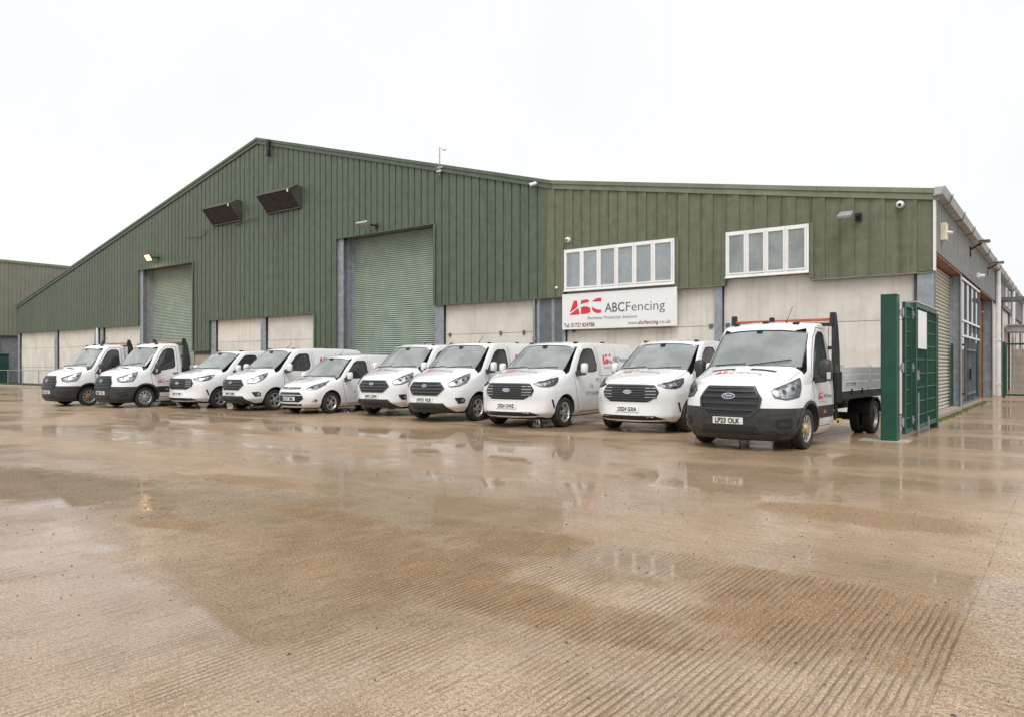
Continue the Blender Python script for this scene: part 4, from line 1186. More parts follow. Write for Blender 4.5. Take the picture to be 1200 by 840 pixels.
# ---- newer panel van, wide grille, slim lamps
def van_wide():
    root = empty('panel_van')
    A = [.86, .975, 1.005, .995, .955, .87]
    st = [(0.00, .34, [.72, .86, .90, .90, .86, .79], [.20, .34, .58, .80, .98, 1.05], 1.075),
          (0.22, .34, [.80, .93, .96, .955, .92, .82], [.20, .34, .58, .82, 1.03, 1.105], 1.135),
          (0.55, .35, [.86, .975, 1.005, .995, .955, .84], [.20, .34, .58, .85, 1.11, 1.20], 1.23),
          (0.88, .35, A[:5] + [.87], [.20, .34, .58, .87, 1.17, 1.275], 1.31),
          (0.98, .34, A[:5] + [.875], [.20, .34, .58, .87, 1.19, 1.325], 1.36),
          (1.40, .31, A[:5] + [.84], [.20, .34, .58, .88, 1.23, 1.615], 1.645),
          (1.80, .27, A[:5] + [.79], [.20, .34, .58, .89, 1.26, 1.865], 1.90),
          (1.98, .22, A[:5] + [.785], [.20, .34, .58, .89, 1.27, 1.915], 1.95),
          (2.50, .08, A[:5] + [.795], [.20, .34, .58, .89, 1.28, 1.935], 1.975),
          (3.50, .0, A[:5] + [.80], [.20, .34, .58, .89, 1.28, 1.935], 1.975),
          (4.75, .0, A[:5] + [.79], [.22, .34, .58, .89, 1.28, 1.92], 1.96),
          (5.00, -.02, [.84, .95, .975, .965, .93, .76], [.28, .40, .58, .89, 1.28, 1.87], 1.91),
          (5.05, -.03, [.80, .92, .95, .94, .91, .72], [.32, .42, .58, .89, 1.28, 1.81], 1.86)]
    me = cage_mesh(st, [.07, -.01, .035, .025, .05, .13])
    S = Surf(me)
    P = dict(wheels=(.98, 4.08), R=.34, W=1.005, arch=.405, belt=1.22,
             cavity=[(1.04, .95), (2.55, .95), (2.55, 1.86), (2.08, 1.86), (1.88, 1.81), (1.12, 1.27)], cav_w=(.92, .73),
             screen=[(-.81, 1.29), (-.5, 1.315), (0, 1.325), (.5, 1.315), (.81, 1.29), (.765, 1.58), (.72, 1.82), (.4, 1.857), (0, 1.87), (-.4, 1.857), (-.72, 1.82), (-.765, 1.58)], screen_x=(.45, 1.85),
             side=[(1.55, 1.235), (1.66, 1.38), (1.92, 1.64), (2.10, 1.76), (2.30, 1.785), (2.52, 1.775), (2.56, 1.70), (2.60, 1.40), (2.55, 1.27), (2.35, 1.235)],
             door=[(1.42, 1.16), (1.44, .80), (1.52, .50), (1.62, .32), (2.60, .32), (2.68, .9), (2.66, 1.84)],
             lines=[[(2.76, .34), (2.76, 1.82)], [(3.75, .50), (3.75, 1.82)], [(2.76, 1.14), (4.9, 1.14)]],
             handles=[(2.44, 1.10), (2.84, 1.10)], mirror=(1.54, .95, 1.19), mbase=[(1.48, 1.16), (1.56, 1.25), (1.70, 1.42), (1.76, 1.36), (1.80, 1.22), (1.66, 1.185)], shell='paint', wz=1.30, mirror_in=1.78,
             under=[(.60, .18), (4.8, .2), (4.8, .5), (.6, .5)], handle_mat='paint',
             bonnet=[(.30, .66), (.45, .80), (.80, .83), (1.15, .84)])
    common(root, S, me, P)
    cabin(S, root, 1.30, 1.18, 2.22, 1.28, .87, 1.85)
    gp = [(-.42, .64), (.42, .64), (.60, .74), (.64, .84), (.56, .975), (-.56, .975), (-.64, .84), (-.60, .74)]
    gr = S.patch('grille', gp, 'front', .006, 'black', root, .08, .02)
    for k in range(6):
        z = .685 + k * .048; w = .50 + (.10 if 1 <= k <= 4 else 0)
        S.patch('grille_bar', [(-w, z - .008), (w, z - .008), (w, z + .008), (-w, z + .008)], 'front', .020, 'grille_bar', gr, .1, .02)
    for s in (-1, 1):
        for z in (.74, .80, .86, .92):
            S.patch('grille_tab', [(s * .38, z - .006), (s * .58, z - .006), (s * .58, z + .008), (s * .38, z + .008)], 'front', .024, 'steelrim', gr, .2, .01)
    S.strip('grille_rim', [(-.54, .985), (.54, .985)], .018, 'front', .014, 'grille_bar', gr)
    badge(S, gr, .845, .095)
    S.patch('intake_slot', [(-.66, .285), (-.45, .275), (.45, .275), (.66, .285), (.74, .30), (.58, .365), (-.58, .365), (-.74, .30)], 'front', .006, 'black', root, .08, .015)
    S.patch('radar_cover', [(-.10, .283), (.10, .283), (.10, .36), (-.10, .36)], 'front', .010, 'trim', root, .2, .01)
    S.strip('bumper_crease', [(-.80, .255), (-.4, .235), (.4, .235), (.80, .255)], .010, 'front', .002, 'seam', root)
    for pr in ('DR', 'DL'):
        S.patch('side_vent', [(.965, .63), (1.01, .645), (1.065, .46), (1.035, .44)], pr, .006, 'black', root, .08, .012)
    lamp(S, root, [(.55, .985), (.72, .925), (.90, .92), (1.04, .95), (1.15, 1.03), (1.19, 1.12), (1.0, 1.085), (.78, 1.035)], True)
    KEY['wide'] = dict(bl=(S.hit('front', .81, 1.29)[0]), br=S.hit('front', -.81, 1.29)[0], tl=S.hit('front', .71, 1.82)[0], tr=S.hit('front', -.71, 1.82)[0], w=Vector((.98, -.99, .34)), ext=Vector((.28, .89, .6)))
    for y in (-.86, .86):
        make_wheel(root, .98, y, -1 if y < 0 else 1, .34, .225, 'alloy'); make_wheel(root, 4.08, y, -1 if y < 0 else 1, .34, .225, 'alloy')
    hood_logo(S, root, .62, .36)
    side_logo(S, root, 2.95, 1.42, .52)
    for k, tx in enumerate(('Tel:', '01727 824788')):
        tv, tf = text_mesh(tx, .085, None if k == 0 else .62, .0)
        S.decal('door_lettering', [(1.92 + (.2 if k == 0 else 0) + a, .86 - k * .17 + c) for a, c in tv], tf, 'R', .004, 'grey_print', root)
    for x, y in ((2.1, -.62), (2.1, .62), (3.5, -.62)):
        h, n = S.hit('top', x, y); MB().box(h.x - .07, h.x + .07, y - .03, y + .03, h.z - .005, h.z + .03).build('roof_fixing', 'black', root)
    return root, S

# ---- small van
def van_small():
    root = empty('small_van')
    A = [.76, .86, .895, .885, .85, .79]
    st = [(0.00, .32, [.62, .75, .79, .79, .76, .67], [.17, .30, .48, .64, .76, .82], .85),
          (0.22, .34, [.72, .83, .875, .87, .83, .70], [.17, .30, .50, .68, .84, .90], .93),
          (0.60, .36, [.76, .86, .895, .885, .85, .74], [.17, .30, .52, .74, .93, .99], 1.02),
          (0.95, .36, A[:5] + [.78], [.17, .30, .52, .78, 1.0, 1.07], 1.10),
          (1.05, .34, A[:5] + [.785], [.17, .30, .52, .79, 1.03, 1.12], 1.15),
          (1.45, .30, A[:5] + [.745], [.17, .30, .52, .80, 1.09, 1.42], 1.45),
          (1.85, .25, A[:5] + [.68], [.17, .30, .52, .81, 1.13, 1.68], 1.72),
          (2.05, .20, A[:5] + [.675], [.17, .30, .52, .81, 1.14, 1.75], 1.785),
          (2.50, .08, A[:5] + [.70], [.17, .30, .52, .81, 1.15, 1.79], 1.83),
          (3.30, .0, A[:5] + [.71], [.17, .30, .52, .81, 1.15, 1.79], 1.83),
          (4.30, .0, A[:5] + [.70], [.20, .30, .52, .81, 1.15, 1.77], 1.81),
          (4.55, -.02, [.76, .84, .87, .86, .83, .66], [.24, .36, .52, .81, 1.15, 1.72], 1.76),
          (4.60, -.03, [.72, .82, .84, .83, .80, .63], [.28, .38, .52, .81, 1.15, 1.66], 1.71)]
    me = cage_mesh(st, [.06, .01, .0, .02, .06, .13])
    S = Surf(me)
    P = dict(wheels=(.93, 3.75), R=.325, W=.895, arch=.385, belt=1.06,
             cavity=[(1.12, .85), (2.55, .85), (2.55, 1.70), (2.12, 1.70), (1.94, 1.64), (1.2, 1.09)], cav_w=(.81, .63),
             screen=[(-.765, 1.08), (-.45, 1.105), (0, 1.115), (.45, 1.105), (.765, 1.08), (.68, 1.38), (.61, 1.62), (.35, 1.668), (0, 1.68), (-.35, 1.668), (-.61, 1.62), (-.68, 1.38)], screen_x=(.5, 1.9),
             side=[(1.52, 1.045), (1.72, 1.26), (1.98, 1.50), (2.14, 1.59), (2.45, 1.60), (2.52, 1.56), (2.54, 1.18), (2.50, 1.10), (2.3, 1.06)],
             door=[(1.40, 1.0), (1.42, .70), (1.50, .42), (1.60, .28), (2.54, .28), (2.60, .8), (2.60, 1.62)],
             lines=[[(2.68, .3), (2.68, 1.62)], [(3.45, .45), (3.45, 1.62)], [(2.68, 1.0), (4.4, 1.0)]],
             handles=[(2.40, .93), (2.76, .93)], mirror=(1.52, .84, 1.0), mbase=[(1.46, .985), (1.55, 1.07), (1.70, 1.23), (1.76, 1.17), (1.78, 1.05), (1.62, 1.02)], shell='paint', wz=1.09, mirror_in=1.60,
             under=[(.55, .15), (4.4, .18), (4.4, .45), (.55, .45)], handle_mat='paint',
             bonnet=[(.30, .52), (.45, .66), (.80, .72), (1.15, .74)])
    common(root, S, me, P)
    cabin(S, root, 1.35, .98, 2.2, 1.12, .74, 1.7)
    S.patch('upper_grille', [(-.40, .765), (.40, .765), (.40, .80), (-.40, .80)], 'front', .008, 'black', root, .08, .012)
    S.patch('grille_chrome', [(-.38, .735), (.38, .735), (.38, .757), (-.38, .757)], 'front', .010, 'alu', root, .1, .01)
    gr = S.patch('grille', [(-.40, .36), (.40, .36), (.53, .46), (.50, .56), (.40, .655), (-.40, .655), (-.50, .56), (-.53, .46)], 'front', .006, 'black', root, .08, .02)
    S.patch('grille_bar', [(-.50, .555), (.50, .555), (.49, .58), (-.49, .58)], 'front', .016, 'alu', gr, .1, .012)
    for z in (.60, .63):
        S.patch('grille_bar', [(-.42, z - .006), (.42, z - .006), (.42, z + .006), (-.42, z + .006)], 'front', .014, 'grille_bar', gr, .1, .01)
    badge(S, root, .775, .075)
    S.patch('intake_slot', [(-.44, .245), (.44, .245), (.48, .315), (-.48, .315)], 'front', .006, 'black', root, .08, .015)
    for pr in ('DR', 'DL'):
        fg = S.patch('fog_lamp', [(.66, .36), (.84, .36), (.86, .45), (.80, .46)], pr, .005, 'alu', root, .08, .01)
        S.patch('fog_lens', circle(.82, .41, .035, 10), pr, .010, 'lamp_dark', fg, .2, .004)
    lamp(S, root, [(.52, .745), (.62, .72), (.80, .735), (.98, .82), (1.20, .985), (1.0, .92), (.72, .845)], False)
    KEY['small'] = dict(bl=(S.hit('front', .765, 1.08)[0]), br=S.hit('front', -.765, 1.08)[0], tl=S.hit('front', .61, 1.63)[0], tr=S.hit('front', -.61, 1.63)[0], w=Vector((.93, -.88, .325)), ext=Vector((.25, .78, .5)))
    for y in (-.765, .765):
        make_wheel(root, .93, y, -1 if y < 0 else 1, .325, .205, 'alloy'); make_wheel(root, 3.75, y, -1 if y < 0 else 1, .325, .205, 'alloy')
    hood_logo(S, root, .64, .30)
    for k, tx in enumerate(('Tel:', '01727 824788')):
        tv, tf = text_mesh(tx, .075, None if k == 0 else .55, .0)
        S.decal('door_lettering', [(1.85 + (.18 if k == 0 else 0) + a, .74 - k * .15 + c) for a, c in tv], tf, 'R', .004, 'grey_print', root)
    h, n = S.hit('top', 2.12, 0); MB().tube(h, h + Vector((.16, 0, .16)), .006, 6).tube(h - Vector((0, 0, .01)), h + Vector((.03, 0, .025)), .018, 8).build('aerial', 'black', root)
    return root, S

# ---- dropside truck
def truck():
    root = empty('dropside_truck')
    A = [.86, .975, 1.02, 1.01, .975, .89]
    st = [(0.00, .32, [.77, .89, .92, .915, .88, .80], [.17, .32, .56, .82, 1.0, 1.07], 1.10),
          (0.20, .33, [.84, .96, .995, .985, .95, .85], [.17, .32, .56, .85, 1.08, 1.16], 1.19),
          (0.48, .34, [.86, .975, 1.02, 1.01, .975, .87], [.17, .32, .56, .88, 1.17, 1.26], 1.295),
          (0.74, .34, A[:5] + [.89], [.17, .32, .56, .90, 1.24, 1.35], 1.385),
          (0.83, .33, A[:5] + [.895], [.17, .32, .56, .90, 1.27, 1.40], 1.435),
          (1.13, .30, A[:5] + [.865], [.17, .32, .56, .92, 1.33, 1.73], 1.76),
          (1.44, .25, A[:5] + [.85], [.17, .32, .56, .94, 1.37, 2.06], 2.10),
          (1.58, .21, A[:5] + [.84], [.17, .32, .56, .94, 1.38, 2.135], 2.175),
          (1.90, .10, A[:5] + [.84], [.17, .32, .56, .94, 1.39, 2.17], 2.22),
          (2.22, .02, A[:5] + [.84], [.17, .32, .56, .94, 1.39, 2.17], 2.225),
          (2.34, .0, [.85, .965, 1.0, .99, .955, .80], [.20, .32, .56, .94, 1.39, 2.14], 2.19),
          (2.38, .0, [.82, .94, .975, .965, .93, .77], [.24, .34, .56, .94, 1.39, 2.09], 2.14)]
    me = cage_mesh(st, [.07, .01, .0, .03, .08, .15])
    S = Surf(me)
    cuts_b = [((0, 0, .715), (0, 0, 1))]
    cuts_s = [((0, 0, .50), (0, 0, 1)), ((1.40, 0, 0), (1, 0, 0)), ((0, 0, .715), (0, 0, 1))]
    cuts_f = [((.98, 0, 0), (1, 0, 0)), ((0, 0, .715), (0, 0, 1))]
    P = dict(wheels=(1.02, None), R=.345, W=1.02, arch=.43, belt=1.34,
             cavity=[(.90, .95), (2.26, .95), (2.26, 2.08), (1.68, 2.08), (1.50, 2.03), (.98, 1.36)], cav_w=(.93, .74),
             screen=[(-.85, 1.38), (-.5, 1.40), (0, 1.41), (.5, 1.40), (.85, 1.38), (.82, 1.72), (.785, 1.99), (.4, 2.03), (0, 2.04), (-.4, 2.03), (-.785, 1.99), (-.82, 1.72)], screen_x=(.40, 1.55),
             side=[(1.27, 1.20), (1.36, 1.36), (1.53, 1.66), (1.70, 1.92), (1.84, 2.0), (2.02, 2.0), (2.09, 1.95), (2.10, 1.42), (2.05, 1.34), (1.70, 1.27)],
             door=[(1.20, 1.16), (1.24, .80), (1.48, .60), (1.52, .36), (2.12, .36), (2.19, .8), (2.18, 2.06), (1.80, 2.08), (1.60, 1.90), (1.20, 1.22)],
             handles=[(2.0, 1.16)], mirror=(1.34, .94, 1.15), mbase=[(1.20, 1.14), (1.28, 1.24), (1.42, 1.46), (1.48, 1.44), (1.50, 1.24), (1.36, 1.18)], shell='trim', bigmir=True, wz=1.395, wrise=.10, mirror_in=1.96,
             under=[(.5, .17), (2.3, .2), (2.3, .5), (.5, .5)],
             bonnet=[(.28, .66), (.42, .80), (.70, .85), (1.0, .87)],
             splits=[(lambda c: c.z < .715 and c.x < .98, 'bumper', 'trim', cuts_f),
                     (lambda c: .50 < c.z < .715 and c.x > 1.40 and abs(c.y) > .5, 'side_trim', 'trim', cuts_s)])
    common(root, S, me, P)
    cabin(S, root, 1.15, 1.28, 1.95, 1.42, .88, 2.05)
    bk = MB().box(2.225, 2.245, -.80, .80, 1.45, 2.02).build('bulkhead', 'headliner', root)
    for (y0, y1) in ((-.66, -.40), (-.20, .20), (.40, .66)):
        m = MB()
        for k in range(9): m.box(2.21, 2.224, y0 + (y1 - y0) * k / 8 - .005, y0 + (y1 - y0) * k / 8 + .005, 1.6, 1.9)
        for k in range(7): m.box(2.205, 2.212, y0, y1, 1.6 + .05 * k - .005, 1.6 + .05 * k + .005)
        m.build('window_mesh', 'white_plastic', bk)
    MB().box(1.16, 1.42, -.34, -.02, 1.318, 1.335).build('paper', 'paper', root)
    gp = [(-.36, .58), (.36, .58), (.50, .72), (.52, .86), (.40, 1.045), (-.40, 1.045), (-.52, .86), (-.50, .72)]
    gr = S.patch('grille', gp, 'front', .008, 'black', root, .08, .02)
    S.strip('grille_rim', gp + [gp[0]], .040, 'front', .020, 'trim', gr)
    for z, w in ((.685, .42), (.79, .47), (.895, .46), (.985, .41)):
        S.patch('grille_bar', [(-w, z - .020), (w, z - .020), (w, z + .020), (-w, z + .020)], 'front', .030, 'trim', gr, .1, .03)
    badge(S, gr, .90, .115, True, x_off=.036)
    S.patch('intake_slot', [(-.50, .285), (.50, .285), (.46, .415), (-.46, .415)], 'front', .006, 'black', root, .1, .012)
    for z in (.345, .38):
        S.patch('intake_bar', [(-.41, z - .006), (.41, z - .006), (.41, z + .006), (-.41, z + .006)], 'front', .008, 'trim', root, .2, .006)
    for pr in ('DR', 'DL'):
        fg = S.patch('fog_recess', [(.64, .42), (.72, .375), (.93, .39), (.96, .46), (.93, .55), (.66, .53)], pr, .006, 'black', root, .08, .012)
        S.patch('fog_blank', [(.70, .42), (.88, .43), (.90, .505), (.70, .49)], pr, .014, 'trim', fg, .08, .012)
        S.strip('bumper_line', [(.50, .60), (.80, .615), (1.02, .63)], .012, pr, .004, 'black', root)
        S.strip('bumper_line', [(.52, .33), (.62, .345), (.74, .28), (1.02, .27)], .014, pr, .004, 'black', root)
        S.patch('bumper_step', [(.62, .30), (.66, .30), (.82, .22), (.78, .20)], pr, .012, 'trim', root, .08, .012)
    for s in (-1, 1):
        q = [(.60, s * .14), (.665, s * .14), (.69, s * .58), (.625, s * .56)]
        S.patch('bonnet_vent', q, 'top', .004, 'black', root, .1, .006)
    lamp(S, root, [(.62, .99), (.66, .89), (.84, .855), (1.10, .90), (1.17, 1.03), (1.20, 1.20), (1.02, 1.14), (.80, 1.06)], False)
    for pr, s in (('R', -1), ('L', 1)):
        arc = circle(1.02, .355, .475, 18, -12, 176) + circle(1.02, .355, .425, 18, 176, -12)
        S.patch('arch_trim', arc, pr, .014, 'trim', root, .3, .02)
        S.patch('side_marker', [(1.72, .58), (1.80, .58), (1.80, .63), (1.72, .63)], pr, .012, 'amber', root, .3, .012)
    KEY['truck'] = dict(bl=(S.hit('front', .83, 1.38)[0]), br=S.hit('front', -.83, 1.38)[0], tl=S.hit('front', .765, 2.0)[0], tr=S.hit('front', -.765, 2.0)[0], w=Vector((1.02, -.98, .345)), ext=Vector((.26, .91, .5)))
    for y in (-.865, .865): make_wheel(root, 1.02, y, -1 if y < 0 else 1, .345, .215, 'steel')
    for s in (-1, 1):
        make_wheel(root, 4.97, s * .93, s, .345, .20, 'dish'); make_wheel(root, 4.97, s * .69, s, .345, .20, 'dish')
    # chassis and load bed
    MB().box(2.3, 6.2, -.46, -.36, .52, .78).box(2.3, 6.2, .36, .46, .52, .78).box(4.88, 5.06, -.62, .62, .27, .42).build('chassis', 'black', root)
    m = MB()
    for k in range(7): m.box(2.7 + k * .56, 2.78 + k * .56, -1.0, 1.0, .785, .86)
    m.build('cross_member', 'black', root)
    for s in (-1, 1):
        MB().box(2.62, 6.25, s * .98, s * 1.045, .78, .93).build('side_rave', 'trim', root, bevel=.008)
        sd_ = MB().box(2.70, 6.20, s * 1.02, s * 1.05, .945, .985).build('dropside', 'side_alu', root)
        for k in range(3):
            MB().box(2.702, 6.198, s * 1.018, s * 1.052, .99 + k * .135, 1.118 + k * .135).build('plank', 'side_alu', sd_, bevel=.012)
        for x in (2.66, 4.45, 6.23):
            MB().box(x - .035, x + .035, s * 1.015, s * 1.062, .93, 1.42).build('stanchion', 'side_alu', sd_)
        for x in (3.2, 3.9, 5.3): MB().box(x - .03, x + .03, s * 1.046, s * 1.066, .86, .97).build('hinge', 'black', sd_)
        MB().prism([(4.55, .44), (4.62, .66), (4.80, .76), (5.14, .76), (5.32, .66), (5.39, .44), (5.36, .43), (5.29, .64), (5.12, .73), (4.82, .73), (4.65, .64), (4.58, .43)], 'y', s * .58, s * 1.03).build('mudguard', 'black', root)
        MB().box(2.42, 2.66, s * .82, s * 1.05, .72, 1.30).build('lamp_housing', 'black', root, bevel=.02)
        MB().prism([(2.40, 1.28), (2.68, 1.28), (2.65, 1.70), (2.57, 2.10), (2.47, 2.36), (2.42, 2.38), (2.40, 2.0)], 'y', s * .93, s * 1.0).build('headboard_wing', 'trim', root)
    MB().box(2.62, 6.25, -.975, .975, .87, .925).build('bed_floor', 'side_alu', root)
    MB().box(6.215, 6.25, -1.0, 1.0, .93, 1.38).build('tailboard', 'side_alu', root)
    hb = MB().box(2.47, 2.52, -.93, .93, 1.28, 1.36).box(2.47, 2.52, -.93, .93, 2.13, 2.19).box(2.47, 2.52, -.93, .93, 1.70, 1.76).build('headboard', 'trim', root)
    m = MB()
    for k in range(1, 24): m.box(2.485, 2.495, -.93 + k * .0775, -.924 + k * .0775, 1.36, 2.2)
    tag(m.build('headboard_mesh', 'black', hb), kind='stuff')
    MB().box(2.40, 2.47, -.93, .93, 2.225, 2.275).build('beacon_bar', 'orange', root, bevel=.01)
    for s in (-.93, .93): MB().prism([(2.36, 2.12), (2.50, 2.12), (2.47, 2.38), (2.41, 2.38)], 'y', s - .03, s + .03).build('bar_bracket', 'black', root)
    MB().lathe([(.001, 2.20), (.05, 2.20), (.05, 2.28), (.03, 2.30), (.001, 2.30)], 14, 'z', (1.95, 0, 0)).build('beacon', 'black', root)
    MB().box(2.62, 3.9, .5, .86, .42, .74).build('fuel_tank', 'black', root, bevel=.03)
    MB().tube((2.55, -.95, .42), (2.55, -.95, .72), .02, 8).tube((2.72, -.95, .35), (2.60, -.95, .72), .02, 8).build('step_frame', 'black', root)
    MB().box(2.55, 2.78, -1.0, -.82, .40, .43).build('step', 'yellow', root)
    h, n = S.hit('top', 1.72, -.35); MB().tube(h, h + Vector((.24, -.03, .30)), .005, 6).tube(h - Vector((0, 0, .01)), h + Vector((.03, 0, .025)), .018, 8).build('aerial', 'black', root)
    for y in (-.55, .0, .55):
        h, n = S.hit('top', 1.66, y); MB().box(h.x - .05, h.x + .05, y - .05, y + .05, h.z - .01, h.z + .03).build('roof_marker', 'black', root, bevel=.01)
    hood_logo(S, root, .44, .34)
    side_logo(S, root, 1.42, .83, .25)
    tv, tf = text_mesh('01727 824788', .07, .62, .01)
    MB().add([(2.86 + a, -1.0535, 1.03 + c) for a, c in tv], tf).build('dropside_lettering', 'maroon', root)
    return root, S

def colour_hubs(root, mat):
    for w in root.children:
        if w.name.startswith('wheel'):
            for c in w.children:
                if c.name.startswith('hub'):
                    c.material_slots[0].link = 'OBJECT'; c.material_slots[0].material = MAT[mat]

PROTO = {'hex': van_hex(), 'wide': van_wide(), 'small': van_small(), 'truck': truck()}
# model, x, y of the nose, turn in degrees, plate, plate height, label
FLEET = [
 ('truck', -26.22, -11.22, 1.8, 'LR71 HCA', 'hub_copper', 'white dropside truck with rusty hub at the far left end of the row'),
 ('truck', -23.57, -10.56, 3.0, 'MJ22 CVA', 'steelrim', 'white dropside truck with silver hub, second from the left end'),
 ('wide', -21.06, -9.23, 5.6, 'BW74 FPF', None, 'white van with wide black grille, third from the left, beside a dropside truck'),
 ('hex', -18.55, -8.86, 2.3, 'GN69 KUM', None, 'white van with hexagonal grille, parked between a wide grilled van and the small van'),
 ('small', -15.75, -8.68, 4.3, 'LC17 ZML', None, 'small low white van with blue banded plate in the middle of the row'),
 ('hex', -13.04, -7.89, 5.3, 'WF72 ZFW', None, 'white van with hexagonal grille, just right of the small low van'),
 ('hex', -10.35, -8.54, 5.1, 'HV23 VLB', None, 'white van plated HV23 VLB, its mirror and side shown, fourth from the right'),
 ('wide', -7.56, -8.72, 3.2, 'DS24 GWZ', None, 'white van plated DS24 GWZ below the left part of the sign'),
 ('wide', -4.72, -8.16, -0.1, 'DS24 GXA', None, 'white van plated DS24 GXA beside the nearest dropside truck'),
 ('truck', -1.80, -10.02, -3.4, 'LP23 OLK', 'hub_yellow', 'nearest white dropside truck with charcoal bumper and yellow hub by the gate'),
]
PLZ = {'hex': .49, 'wide': .435, 'small': .405, 'truck': .445}
VSCALE = [1.005, 1.016, 1.010, 1.015, 0.992, 1.043, 1.041, 1.039, 1.042, 1.021]
used = set()
for i, (kind, x, y, a, reg, hub, lab) in enumerate(FLEET):
    root0, S0 = PROTO[kind]
    if kind in used: root = copy_tree(root0)
    else: root = root0
    used.add(kind)
    FLEET[i] = FLEET[i] + (root,)
for i, (kind, x, y, a, reg, hub, lab, root) in enumerate(FLEET):
    root.location = (x, y, 0); root.rotation_euler = (0, 0, R(90 + a)); root.scale = (VSCALE[i],) * 3
    tag(root, lab, 'truck' if kind == 'truck' else 'van', 'white vehicles parked nose out along the warehouse')
    plate(PROTO[kind][1], root, PLZ[kind], reg, .022 if kind != 'small' else .02, kind == 'small')
    if hub: colour_hubs(root, hub)

# ------------------------------------------------------------------ sign board
sg = empty('sign_board', (-9.455, 0.0, 2.705), 0, 'white company sign board with red logo below the six-light window', 'sign')
SW, SH = 4.39, 1.255
MB().box(-SW / 2, SW / 2, -.06, .0, 0, SH).build('board', 'sign_white', sg, bevel=.004)
MB().box(-SW / 2 + .3, -SW / 2 + .36, .0, .16, .05, SH - .05).box(SW / 2 - .36, SW / 2 - .3, .0, .16, .05, SH - .05).build('rear_rail', 'steel', sg)
def sign_text(body, x, z, h, w, mat, bold=0.0, shear=0.0):
    vs, fs = text_mesh(body, h, w, bold, shear)
    MB().add([(x - SW / 2 + a, -.0645, z + b) for a, b in vs], fs).build('lettering', mat, sg)
def flat_logo(w, h, x, z, mat):
    m = MB()
    for poly in LOGO:
        m.add([(x - SW / 2 + p[0] * w, -.0645, z + p[1] * h / .52) for p in poly], [tuple(range(len(poly)))])
    return m
flat_logo(1.30, .56, .30, .50, 'red').build('logo', 'red', sg)
sign_text('ABC', 1.74, .55, .325, .76, 'grey_print', .012)
sign_text('Fencing', 2.56, .55, .325, 1.42, 'grey_print', -.004)
sign_text('o', 4.02, .88, .03, .05, 'grey_print')
sign_text('Perimeter Protection Solutions', 1.05, .315, .115, 1.93, 'grey_print', 0, .25)
sign_text('Tel: 01727 824788', .075, .075, .145, 1.26, 'maroon', .018)
sign_text('www.', 2.63, .095, .125, .38, 'grey_print')
sign_text('abcfencing', 3.02, .095, .135, .72, 'maroon', .015)
sign_text('.co.uk', 3.75, .095, .125, .44, 'grey_print')

# ------------------------------------------------------------------ things fixed to the front
def vent(x, z, w, label):
    v = empty('ventilation_hood', (x, 0, z), 0, label, 'vent', 'ventilation hoods under the ridge')
    h, d, t = .98, .72, .02
    # hood: cheeks lean out to a top lip, open mouth looks down and out
    for s in (-1, 1):
        xx = s * w / 2
        MB().prism([(-.03, 0), (-.03, h), (-.30, h + .03), (-d, h - .22), (-d + .02, h - .26), (-.10, 0.0)], 'x', xx - t, xx + t).build('cheek', 'dark_metal', v)
    MB().prism([(-.03, h), (-.30, h + .03), (-d, h - .22), (-d, h - .25), (-.30, h + .0), (-.03, h - .03)], 'x', -w / 2 - .03, w / 2 + .03).build('top', 'dark_metal', v)
    vs = [(-w / 2 + t, -d + .04, h - .27), (w / 2 - t, -d + .04, h - .27), (w / 2 - t, -.09, .03), (-w / 2 + t, -.09, .03)]
    MB().add(vs + [(p[0], p[1] + .02, p[2] + .01) for p in vs], [(0, 1, 2, 3), (7, 6, 5, 4), (0, 4, 5, 1), (1, 5, 6, 2), (2, 6, 7, 3), (3, 7, 4, 0)]).build('mesh_screen', 'void', v)
    m = MB()
    for k in range(1, 3):
        xx = -w / 2 + w * k / 3
        m.tube((xx, -d + .03, h - .29), (xx + .25, -.10, .02), .012, 6)
    m.build('stay', 'dark_metal', v)
    MB().box(-w / 2 - .04, w / 2 + .04, -.12, -.03, -.05, .0).build('bottom_rail', 'dark_metal', v)
    MB().box(w / 2 - .16, w / 2 - .08, -d - .015, -d + .01, h - .36, h - .23).build('label_plate', 'white_plastic', v)
vent(-32.75, 8.95, 2.55, 'left of two dark ventilation hoods on the green gable')
vent(-27.85, 9.0, 2.6, 'right of two dark ventilation hoods, nearest the ridge')

def flood(name, loc, label, lit, bodymat, w=.5, tilt=35, armx=.3):
    f = empty(name, loc, 0, label, 'floodlight')
    c, s = math.cos(R(tilt)), math.sin(R(tilt))
    def T(p): return (p[0], -.42 + p[1] * c + p[2] * s, -p[1] * s + p[2] * c)
    def tb(x0, x1, y0, y1, z0, z1):
        m = MB().box(x0, x1, y0, y1, z0, z1)
        m.v = [T(p) for p in m.v]
        return m
    tb(-w / 2, w / 2, -.20, .20, .0, .09).build('housing', bodymat, f, bevel=.02)
    tb(-w / 2 + .03, w / 2 - .03, -.17, .17, -.02, -.001).build('lens', 'lit' if lit else 'lamp_in', f)
    MB().box(armx - .03, armx + .03, -.40, -.03, -.03, .03).box(armx - .08, armx + .08, -.04, -.033, -.12, .12).build('bracket', 'black', f)
    return f
fl = flood('floodlight', (-40.3, 0, 7.72), 'lit amber floodlight over the left roller shutter', True, 'dark_metal', .6, 58, .42)
pl = bpy.data.lights.new('flood_bulb', 'AREA'); pl.energy = 18; pl.size = .5; pl.color = (1, .6, .25)
plo = bpy.data.objects.new('flood_bulb', pl); COL.objects.link(plo); plo.parent = fl; plo.location = (0, -.5, -.12); plo.rotation_euler = (R(-20), 0, 0)
flood('floodlight', (-21.7, 0, 7.50), 'silver twin floodlight over the right roller shutter', False, 'alu', .7, 30, .4)
